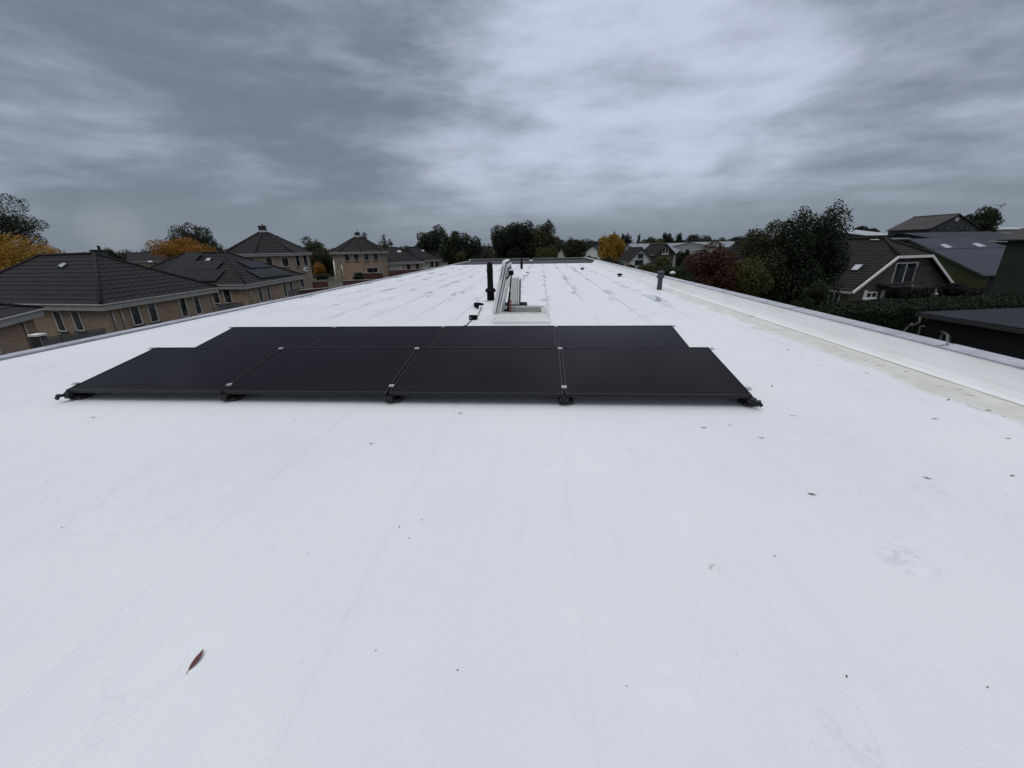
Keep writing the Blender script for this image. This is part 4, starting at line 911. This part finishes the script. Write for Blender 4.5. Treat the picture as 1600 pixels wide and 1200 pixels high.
shed('long_shed', 'long grey sheet roofed shed behind the white gabled houses', 1000, 396, 1150, 394, 112, 112, 1.75, 16, 'greysheet', 'fascia', group='grey sheds on the right skyline')
shed('long_shed', 'grey sheet roofed shed behind the big dark tree', 1120, 385, 1290, 383, 100, 104, 1.85, 12, 'greysheet', 'fascia', group='grey sheds on the right skyline')
shed('long_shed', 'grey roof strip behind the half hipped house', 1285, 374.5, 1420, 371, 62, 62, 1.9, 9, 'greysheet', 'barnwall', group='grey sheds on the right skyline')
shed('white_roofed_shed', 'pale roofed shed left of the tall barn', 1352, 368, 1404, 366, 95, 98, 3.9, 9, 'palesheet', 'barnwall', group='grey sheds on the right skyline')
shed('dark_roofed_shed', 'dark blue roofed shed below the tall barn', 1486, 376, 1640, 376, 60, 60, 2.45, 8, 'navymetal', 'shedwall', group='grey sheds on the right skyline')
shed('white_roofed_shed', 'pale roofed shed on the skyline at the right edge', 1530, 360, 1650, 355, 105, 105, 4.0, 9, 'palesheet', 'palesheet', group='grey sheds on the right skyline')
# gabled houses in the middle distance
def front_window(root, q, t, zc, wd, ht, **k):
    p = q['a'].lerp(q['b'], t); window(root, Vector((p.x, p.y, zc))-q['nb']*.01, q['d'], -q['nb'], wd, ht, **k)
h_, q = px_gable('gabled_house', 'white rendered gable house with dark tiled roof', 982, 1020, 78, -1.2, .82, 5, 12, wall='render', tile='tilebrown', barge='lead', group='gabled houses beyond the parapet')
front_window(h_, q, .5, -.45, 1.0, .7, frame='lead'); front_window(h_, q, .45, -1.6, 1.6, .8, frame='lead')
h_, q = px_gable('gabled_house', 'dark brick gable house right of the white gable', 1023, 1054, 86, -.3, 1.4, 6, 14, wall='brickdark', tile='tilebrown', barge='lead', group='gabled houses beyond the parapet')
front_window(h_, q, .5, .2, 1.3, 1.2, frame='white', mull=2)
h_, q = px_gable('gabled_house', 'brown tiled house with a white verge half hidden by trees', 1163, 1250, 34, -1.7, 1.4, 5, 6, wall='brickdark', tile='tilebrown', barge='white', group='gabled houses beyond the parapet')
pt = thing('polytunnel', 'white curved polytunnel roof beside the dark brick gable', 'polytunnel', (27, 70, GZ))
a, b_ = aty(1068, 402, 70), aty(1112, 402, 70); mb = MB(); n = 12; L = []
for i in range(n+1):
    th = math.pi*i/n; c_ = (a+b_)/2; x = c_.x-math.cos(th)*(b_.x-a.x)/2; L.append(Vector((x, 70-.1*(x-c_.x), a.z+1.15*math.sin(th))))
for p, q in zip(L, L[1:]): mb.poly([p, q, q+Vector((1.5, 4, 0)), p+Vector((1.5, 4, 0))], True)
mb.poly(L+[Vector((L[-1].x, L[-1].y, GZ)), Vector((L[0].x, L[0].y, GZ))]); mb.build('cover', W_['palesheet'], pt)
mb = MB(); mb.tube([p-Vector((0, .05, 0)) for p in L], .07, 6); mb.build('hoop', W_['fascia'], pt)
h_, q = px_gable('gabled_house', 'small pale house peeping between the dark trees at the centre', 868, 884, 120, -1.2, .9, 8, 0, wall='render', tile='tile', group='gabled houses beyond the parapet')
h_, q = px_gable('gabled_house', 'pale grey house right of the olive tree at the centre', 915, 936, 115, .0, 1.3, 8, -20, wall='render', tile='tile', group='gabled houses beyond the parapet')
# mast
p, q = aty(1564.5, 321, 170), aty(1557.5, 349, 170); ms = thing('radio_mast', 'thin lattice mast with a wide head on the right skyline', 'mast', (q.x, q.y, GZ))
mb = MB()
for dx, dy in ((-.35, -.3), (.35, -.3), (0, .35)): mb.tube([(q.x+dx, q.y+dy, GZ), (p.x+dx*.6, p.y+dy*.6, p.z)], .07, 5)
for k in range(16):
    z0 = GZ+(p.z-GZ)*k/16; z1_ = GZ+(p.z-GZ)*(k+1)/16; mb.bar((q.x-.33, q.y-.3, z0), (q.x+.33, q.y-.3, z1_), .06)
mb.build('lattice', W_['zinc'], ms); mb = MB(); mb.box((p.x, p.y, p.z+.1), 3.0, .8, .3); mb.box((p.x+.8, p.y, p.z+.5), .4, .4, .7); mb.build('head', W_['zinc'], ms)
# dark shed behind the right parapet, with things stored beside it
ss = thing('garden_shed', 'near black shed with a wide dark blue felt roof behind the right parapet', 'shed', (22, 20, GZ))
c1, c2, c3 = atz(1433, 487.5, -1.85), atz(1600, 513, -1.85), atz(1600, 474.5, -1.85)
dA, dB = (c2-c1).normalized(), (c3-c1).normalized(); dB = (dB-dA*dB.dot(dA)).normalized()
q = [c1, c1+dA*9, c1+dA*9+dB*7.5, c1+dB*7.5]; q = [p+z_*(.12*(0 if i < 2 else 1)) for i, p in enumerate(q)]
mb = MB(); mb.prism([p-z_*.06 for p in q], q); mb.build('roof', W_['roofshed'], ss)
mb = MB(); qi = [c1+(dA+dB)*.3, c1+dA*8.7+dB*.3, c1+dA*8.7+dB*7.2, c1+dA*.3+dB*7.2]; mb.prism([Vector((p.x, p.y, GZ)) for p in qi], [p-z_*.08 for p in qi]); mb.build('wall', W_['shedwall'], ss)
mb = MB(); mb.bar(c1-z_*.13, c1+dA*9-z_*.13, .1, .16); mb.build('fascia', W_['railing'], ss)
mb = MB(); k0 = c1+dA*.25-z_*.2-dB*.05; mb.tube([k0, k0-z_*.25+dA*.05, k0-z_*.45-dA*.1-dB*.15, atz(1424, 506, -2.6), atz(1408, 522, -3.1), Vector((*atz(1408, 522, -3.1)[:2], GZ))], .05, 8); mb.build('downpipe', W_['dullpipe'], ss)
tf = thing('tubular_frame', 'bent grey tube frame standing beside the dark shed', 'metal frame', (*atz(1455, 530, -3.4)[:2], GZ))
P = [atz(u, v, -2.6) for u, v in ((1439, 510), (1450, 511.5), (1464, 515), (1474, 519), (1481, 524), (1483, 530))]
P[-1].z = -3.0; mb = MB(); mb.tube(P, .06, 8)
for p in (P[0], P[3]): mb.tube([p, (p.x-.15, p.y-.1, GZ)], .05, 8)
mb.tube([P[-1], (P[-1].x, P[-1].y, GZ)], .06, 8); mb.build('tube', W_['dullpipe'], tf)
p = atz(1494, 534, -3.0); mb = MB(); mb.box(p, 1.0, .08, .55, (.9, .3, 0)); mb.build('plate', W_['screen'], tf)
p = atz(1580, 560, -3.5); t = thing('garden_pot', 'dim terracotta planter on the ground before the dark shed', 'planter', (p.x, p.y, GZ))
mb = MB(); mb.lathe((p.x, p.y, GZ), [(.3, 0), (.42, .6), (.46, .62), (.46, .7), (.38, .7), (.36, .6)], 18); mb.build('pot', simple('terracotta', (.12, .045, .03), .8), t)
for i, (u, v, lab) in enumerate(((1453, 457, 'small grey white garden ornament behind the hedge, left of two'), (1462, 456, 'small white garden ornament behind the hedge, right of two'))):
    p = aty(u, v, 31.3 if i else 31.1); z0 = p.z; o = thing('garden_ornament', lab, 'ornament', (p.x, p.y, GZ), 'white garden ornaments')
    mb = MB(); mb.lathe((p.x, p.y, GZ), [(.22, 0), (.2, 1.2), (.12, 1.3), (.12, z0-GZ-.45), (.2, z0-GZ-.4)], 12); mb.build('pedestal', W_['pipe'], o)
    mb = MB(); mb.lathe((p.x, p.y, z0-.4), [(.1, 0), (.17, .12), (.14, .3), (.08, .36), (.11, .45), (.07, .55), (.01, .58)], 14); mb.build('figure', W_['white'] if i else W_['fascia'], o)
p = aty(1051, 426, 21); lp = thing('globe_lamp', 'white globe garden lamp rising just beyond the right parapet', 'lamp', (p.x, p.y, GZ))
mb = MB(); mb.tube([(p.x, p.y, GZ), (p.x, p.y, p.z-.1)], .03, 8); mb.build('post', W_['railing'], lp)
mb = MB(); mb.lathe((p.x, p.y, p.z-.1), [(.05, 0), (.12, .03), (.15, .08), (.12, .13), (.04, .17)], 16); mb.build('globe', W_['white'], lp)
# ------------------------------------------------------------------ trees, hedges
def crown_mesh(seed, c_, rx, ry, rz, n, leaf, shape='round', k=None, airy=.0):
    g_ = np.random.default_rng(seed); k = int((k or 16)*1.7)
    cen = np.zeros((k, 3)); rad = np.zeros(k)
    for i in range(k):
        d = g_.normal(size=3); d /= np.linalg.norm(d); r_ = g_.uniform(.30, .76)
        if i < 3: r_ *= .4
        p = d*r_
        if shape == 'cone': s = 1-.72*(p[2]+1)/2; p[0] *= s*1.25; p[1] *= s*1.25
        if shape == 'tall': p[:2] *= .85
        cen[i] = p; rad[i] = g_.uniform(.22, .38)*(1-.2*airy) if shape != 'cone' else g_.uniform(.14, .3)
    w_ = rad**2; w_ /= w_.sum(); idx = g_.choice(k, size=n, p=w_)
    d = g_.normal(size=(n, 3)); d /= np.linalg.norm(d, axis=1)[:, None]
    r_ = g_.uniform(.25, 1., n)**.45
    # ragged twigs reaching out of the clumps
    if shape == 'spire':                                        # upright leaders at the top
        hi = (cen[idx, 2] > .2) & (g_.random(n) < .16); d[hi] *= np.array([.4, .4, 1.15]); d[hi, 2] = np.abs(d[hi, 2])
    tw = g_.random(n) < .05; r_[tw] *= g_.uniform(1., 1.25, tw.sum())
    p = cen[idx]+d*(rad[idx]*r_)[:, None]
    p[:, 2] = np.where(p[:, 2] < -.9, -.9+(p[:, 2]+.9)*.3, p[:, 2])
    for ax in range(3):
        lo_, hi_ = np.percentile(p[:, ax], (.35, 99.65)); p[:, ax] = (p[:, ax]-(lo_+hi_)/2)*2/(hi_-lo_); cen[:, ax] = (cen[:, ax]-(lo_+hi_)/2)*2/(hi_-lo_)
    P = np.array(c_)+p*np.array([rx, ry, rz])
    a = g_.normal(size=(n, 3)); a /= np.linalg.norm(a, axis=1)[:, None]
    nr = d*.6+g_.normal(size=(n, 3))*.6; b_ = np.cross(a, nr); b_ /= np.linalg.norm(b_, axis=1)[:, None]+1e-9
    s = leaf*g_.uniform(.6, 1.35, n)[:, None]
    V = np.stack([P-a*s, P-b_*s*.62, P+a*s, P+b_*s*.62], 1).reshape(-1, 3)
    return V, cen*np.array([rx, ry, rz])+np.array(c_)
def leaf_obj(name, V, mt, parent):
    off = Vector((0, 0, 0)); q = parent
    while q: off += Vector(q.location); q = q.parent
    V = V-np.array(off); n = len(V)//4
    me = bpy.data.meshes.new(name); me.vertices.add(len(V)); me.vertices.foreach_set('co', V.astype(np.float32).ravel())
    me.loops.add(4*n); me.loops.foreach_set('vertex_index', np.arange(4*n, dtype=np.int32)); me.polygons.add(n); me.polygons.foreach_set('loop_start', np.arange(0, 4*n, 4, dtype=np.int32))
    me.update(calc_edges=True); me.materials.append(mt)
    o = bpy.data.objects.new(name, me); col.objects.link(o); o.parent = parent; return o
TREES = 0
def tree(label, u, vtop, vbot, hw, Y, lf, n=2500, leaf=None, shape='round', name='tree', cat='tree', group=None, k=None, bare=True, airy=0., squash=1.):
    global TREES; TREES += 1
    if group in (GB, GC) and Y > 60 and vbot-vtop > 18: vbot += 16; n = int(n*1.5)
    top, bot = aty(u, vtop, Y), aty(u, vbot, Y); s = depth(bot)/CF; rx = hw*s; zt = top.z; zb_ = max(bot.z, GZ+.2) ; x = bot.x if zb_ == bot.z else aty(u, (vtop+vbot)/2, Y).x
    rz = (zt-zb_)/2; c_ = (x, Y, zb_+rz); leaf = leaf or max(.05, 1.9*s)
    t = thing(name, label, cat, (x, Y, GZ), group)
    n = int(n*(2.6 if Y < 40 else 3.4)); leaf *= .66 if Y < 40 else .74
    V, cen = crown_mesh(100+TREES, c_, rx, rx*squash, rz, n, leaf, shape, k, airy)
    leaf_obj('crown', V, LF[lf], t)
    mb = MB(); H = c_[2]-GZ; r0 = max(.04, rx*.09)
    if H > .3:
        mb.tube([(x, Y, GZ), (x+.03*rx, Y, GZ+H*.35), (x-.04*rx, Y+.03, GZ+H*.75), (x, Y, c_[2]+rz*.55)], [r0*1.3, r0, r0*.8, r0*.2], 7)
        for q in cen[::2]:
            st = Vector((x, Y, c_[2]-rz*.7)); q = Vector(q); mb.tube([st, st.lerp(q, .5)+Vector((0, 0, rz*.08)), q], [r0*.5, r0*.3, r0*.1], 5)
        mb.build('trunk', W_['bark'], t)
    return t
GB = 'trees behind the houses on the left'; GC = 'trees beyond the far end of the roof'; GR = 'trees and shrubs beyond the right parapet'
tree('dark open crowned tree at the left picture edge', -2, 304, 405, 56, 52, 'dark', 6000, .13, name='tree', group=GB, airy=.6, k=16)
tree('broad golden yellow tree at the left edge behind the nearest bungalow', 22, 368, 470, 74, 46, 'yellow', 9000, .14, group=GB, k=26)
tree('dark green round tree above the orange tree', 316, 352, 412, 36, 84, 'dark', 3600, .2, group=GB)
tree('orange yellow tree behind the second bungalow roof', 302, 373, 425, 40, 74, 'orange', 6000, .16, group=GB, k=22)
tree('low dark tree behind the chimney of the nearest bungalow', 183, 389, 415, 16, 66, 'dark', 900, .16, group=GB)
tree('slim dark conifer on the far left skyline, left of two', 213, 391, 412, 5, 110, 'dark', 500, .2, 'tall', group=GB)
tree('slim dark conifer on the far left skyline, right of two', 235, 390, 412, 6, 105, 'dark', 500, .2, 'tall', group=GB)
tree('dark tree touching the left eave of the taller octagonal house', 356, 381, 420, 16, 80, 'dark', 900, .18, group=GB)
tree('green tree right of the taller octagonal house', 485, 373, 440, 30, 98, 'green', 3200, .22, group=GB)
tree('mixed green and brown tree left of the farther octagonal house', 506, 390, 445, 22, 92, 'mixed', 2200, .2, group=GB)
tree('small pointed conifer between the octagonal houses', 506, 376, 410, 7, 104, 'dark', 600, .2, 'cone', group=GB)
tree('small orange brown shrub low between the octagonal houses', 501, 410, 445, 10, 84, 'orange', 900, .13, group=GB, name='shrub', cat='shrub')
tree('round green shrub at the foot of the farther octagonal house', 562, 426, 446, 9, 74, 'green', 700, .12, group=GB, name='shrub', cat='shrub')
tree('grey green shrub before the fence between the octagonal houses', 499, 428, 452, 16, 80, 'far', 900, .13, group=GB, name='shrub', cat='shrub')
tree('dark tree peeping over the right roof slope of the farther octagonal house', 574, 364, 395, 8, 108, 'dark', 600, .22, group=GB)
tree('small bare looking tree right of the farther octagonal house', 607, 368, 402, 12, 118, 'mixed', 330, .26, group=GB, airy=1.5)
tree('large airy dark green tree behind the low grey roofs', 674, 354, 405, 24, 132, 'dark', 2600, .3, group=GC, airy=1, k=20)
tree('broad green tree right of the airy dark tree', 708, 363, 408, 18, 122, 'green', 2000, .28, group=GC)
tree('dark green tree joined to the broad green tree', 730, 364, 410, 20, 118, 'dark', 2400, .27, group=GC)
tree('low olive shrub at the far left corner of the roof', 721, 392, 412, 8, 112, 'olive', 500, .2, group=GC, name='shrub', cat='shrub')
tree('low dark tree between the two central groups', 757, 386, 410, 20, 150, 'far', 900, .3, group=GC)
tree('tall black green tree at the centre, left half of the group', 793, 354, 405, 23, 108, 'dark', 3800, .26, group=GC)
tree('tallest black green tree at the centre', 816, 349, 405, 22, 104, 'dark', 3800, .26, group=GC)
tree('olive yellow tree at the centre, right of the black green trees', 838, 353, 408, 20, 110, 'olive', 2600, .24, group=GC)
tree('upright olive green tree at the centre with a pointed top', 860, 347, 408, 15, 106, 'mixed', 2600, .23, 'tall', group=GC)
tree('low olive shrub before the upright tree', 852, 384, 408, 18, 90, 'olive', 900, .17, group=GC, name='shrub', cat='shrub')
tree('rounded brownish tree right of the central group', 899, 374, 408, 17, 118, 'mixed', 1800, .25, group=GC)
tree('dark green tree behind the rounded brownish tree', 880, 376, 405, 14, 135, 'green', 1300, .28, group=GC)
tree('round golden yellow tree left of the white gable house', 953, 368, 405, 18, 96, 'yellow', 4500, .2, group=GC, k=22)
for i, (u, v, h_, lab) in enumerate(((957, 364, 4, 'first small conifer tip above the golden tree'), (971, 367, 6, 'dark conifer right of the golden tree, left of a trio'), (980, 366, 7, 'dark conifer right of the golden tree, middle of a trio'), (995, 368, 8, 'dark conifer behind the white gable house, right of a trio'))):
    tree(lab, u, v, 400, h_, 140, 'dark', 700, .27, 'cone', group=GC)
sky_trees = [(925, 374, 22, 'far', 180), (945, 372, 16, 'far', 190), (1015, 371, 13, 'green', 175), (1038, 365, 11, 'far', 185), (1060, 366, 9, 'dark', 190), (1025, 374, 16, 'olive', 165), (1085, 367, 14, 'far', 200), (1105, 370, 13, 'far', 190), (1125, 372, 14, 'olive', 185), (1148, 370, 15, 'far', 195), (1170, 371, 14, 'far', 190), (1192, 372, 14, 'green', 195)]
for i, (u, v, h_, lf, Y) in enumerate(sky_trees):
    tree(f"skyline tree {'tall and dark' if i in (3, 4) else 'rounded'}, {['first', 'second', 'third', 'fourth', 'fifth', 'sixth', 'seventh', 'eighth', 'ninth', 'tenth', 'eleventh', 'twelfth'][i]} from the left above the grey sheds", u, v, v+24, h_, Y, lf, 1100, .36, group='rounded trees on the skyline above the grey sheds')
tree('red brown leaved tree just beyond the right parapet', 1108, 382, 470, 40, 20.5, 'red', 9000, .065, group=GR, k=24)
tree('tall dark green broadleaf tree, largest on the right, left trunk', 1198, 352, 490, 46, 22.5, 'mixed', 14000, .08, group=GR, k=26)
tree('tall dark green broadleaf tree with the highest ragged top on the right', 1236, 331, 495, 47, 22, 'dark', 21000, .08, 'spire', group=GR, k=30)
tree('narrow dark tree at the right side of the tall ragged tree', 1274, 366, 462, 17, 22.4, 'green', 3500, .075, group=GR)
tree('olive shrub between the red brown tree and the tall dark trees', 1160, 405, 480, 32, 20, 'olive', 5200, .06, group=GR, name='shrub', cat='shrub')
tree('green shrub at the foot of the tall ragged tree', 1258, 440, 500, 22, 19.5, 'green', 4200, .06, group=GR, name='shrub', cat='shrub')
for (u, v, hw, Y, lf, lab) in ((958, 399, 22, 62, 'dark', 'dark shrub before the golden tree'), (1003, 408, 24, 44, 'olive', 'olive shrub below the white gable'), (1033, 398, 15, 40, 'olive', 'tall loose olive shrub by the dark gable'),
  (1063, 388, 13, 60, 'dark', 'dark shrub right of the dark brick gable'), (1070, 402, 24, 34, 'green', 'bright green shrub left of the red brown tree'), (940, 400, 20, 70, 'mixed', 'brownish shrub along the far parapet'), (1045, 408, 24, 30, 'green', 'low green shrub behind the globe lamp'), (915, 397, 18, 80, 'green', 'green shrub at the far right corner of the roof'), (1022, 408, 22, 33, 'mixed', 'mixed shrub behind the capped vent pipe'), (985, 410, 24, 46, 'red', 'reddish shrub low behind the parapet')):
    tree(lab, u, v+5, v+56, hw, Y, lf, 3600, max(.055, Y*.0026), group=GR, name='shrub', cat='shrub')
tree('round dark tree behind the tall barn', 1525, 325, 372, 21, 100, 'green', 3000, .22, group=GR)
tree('small round tree on the skyline behind the half hipped house', 1352, 354, 376, 18, 120, 'dark', 1400, .26, group=GR)
tree('small dark tree at the left corner of the tall barn', 1401, 351, 370, 8, 110, 'dark', 500, .24, group=GR)
tree('dark purple shrub under the gable of the half hipped house', 1424, 449, 475, 26, 30.2, 'purple', 4000, .075, group=GR, name='shrub', cat='shrub')
tree('dark purple shrub right of the garden ornaments', 1492, 443, 468, 25, 32, 'purple', 3600, .075, group=GR, name='shrub', cat='shrub')
# clipped hedge
ha, hb = atz(1262, 481, -2.05), atz(1640, 464, -2.05); ha.z = hb.z = 0; hd = (hb-ha).normalized(); hn = Vector((-hd.y, hd.x, 0)); HL = (hb-ha).length; HW = 1.5
hg = thing('clipped_hedge', 'long clipped green hedge before the half hipped house', 'hedge', (*((ha+hb)/2)[:2], GZ))
n = 62000; g_ = np.random.default_rng(5); l = g_.uniform(0, HL, n); side = g_.random(n)
top_ = side < .45; s_ = np.where(top_, g_.uniform(-HW, HW, n), np.where(g_.random(n) < .85, -HW, HW)+g_.normal(0, .05, n)); zz = np.where(top_, -2.05+g_.normal(0, .04, n), g_.uniform(GZ, -2.05, n))
zz = zz+.05*np.sin(l*1.3)+.04*np.sin(l*3.1)
P = np.array(ha)[None]+np.array(hd)[None]*l[:, None]+np.array(hn)[None]*s_[:, None]; P[:, 2] = zz
a = g_.normal(size=(n, 3)); a /= np.linalg.norm(a, axis=1)[:, None]; b_ = np.cross(a, g_.normal(size=(n, 3))); b_ /= np.linalg.norm(b_, axis=1)[:, None]; s = .042*g_.uniform(.6, 1.4, n)[:, None]
leaf_obj('foliage', np.stack([P-a*s, P-b_*s*.6, P+a*s, P+b_*s*.6], 1).reshape(-1, 3), LF['hedge'], hg)
mb = MB(); q = [ha-hn*(HW-.1), hb-hn*(HW-.1), hb+hn*(HW-.1), ha+hn*(HW-.1)]; mb.prism([Vector((p.x, p.y, GZ)) for p in q], [Vector((p.x, p.y, -2.13)) for p in q]); mb.build('inner_twigs', simple('hedge_inside', (.012, .016, .008), .9, var=.3), hg)
# far woods that read as one mass
g_ = np.random.default_rng(9); VV = []
for i in range(150):
    Y = g_.uniform(230, 420); x = g_.uniform(-1.25, 1.25)*Y; rx = g_.uniform(5, 9); hh = 4.6+Y*.007+g_.uniform(-1.2, 1.6)
    if -.12 < x/Y < .35: hh += .8
    V, _ = crown_mesh(2000+i, (x, Y, GZ+hh*.5), rx, rx, hh*.56, 260, .75)
    VV.append(V)
wd = bpy.data.objects.new('far_woods', None); bpy.data.objects.remove(wd)
me_ = leaf_obj('far_woods', np.concatenate(VV), LF['far'], None); tag(me_, 'low band of distant trees along the whole horizon', 'woods', None, 'stuff')
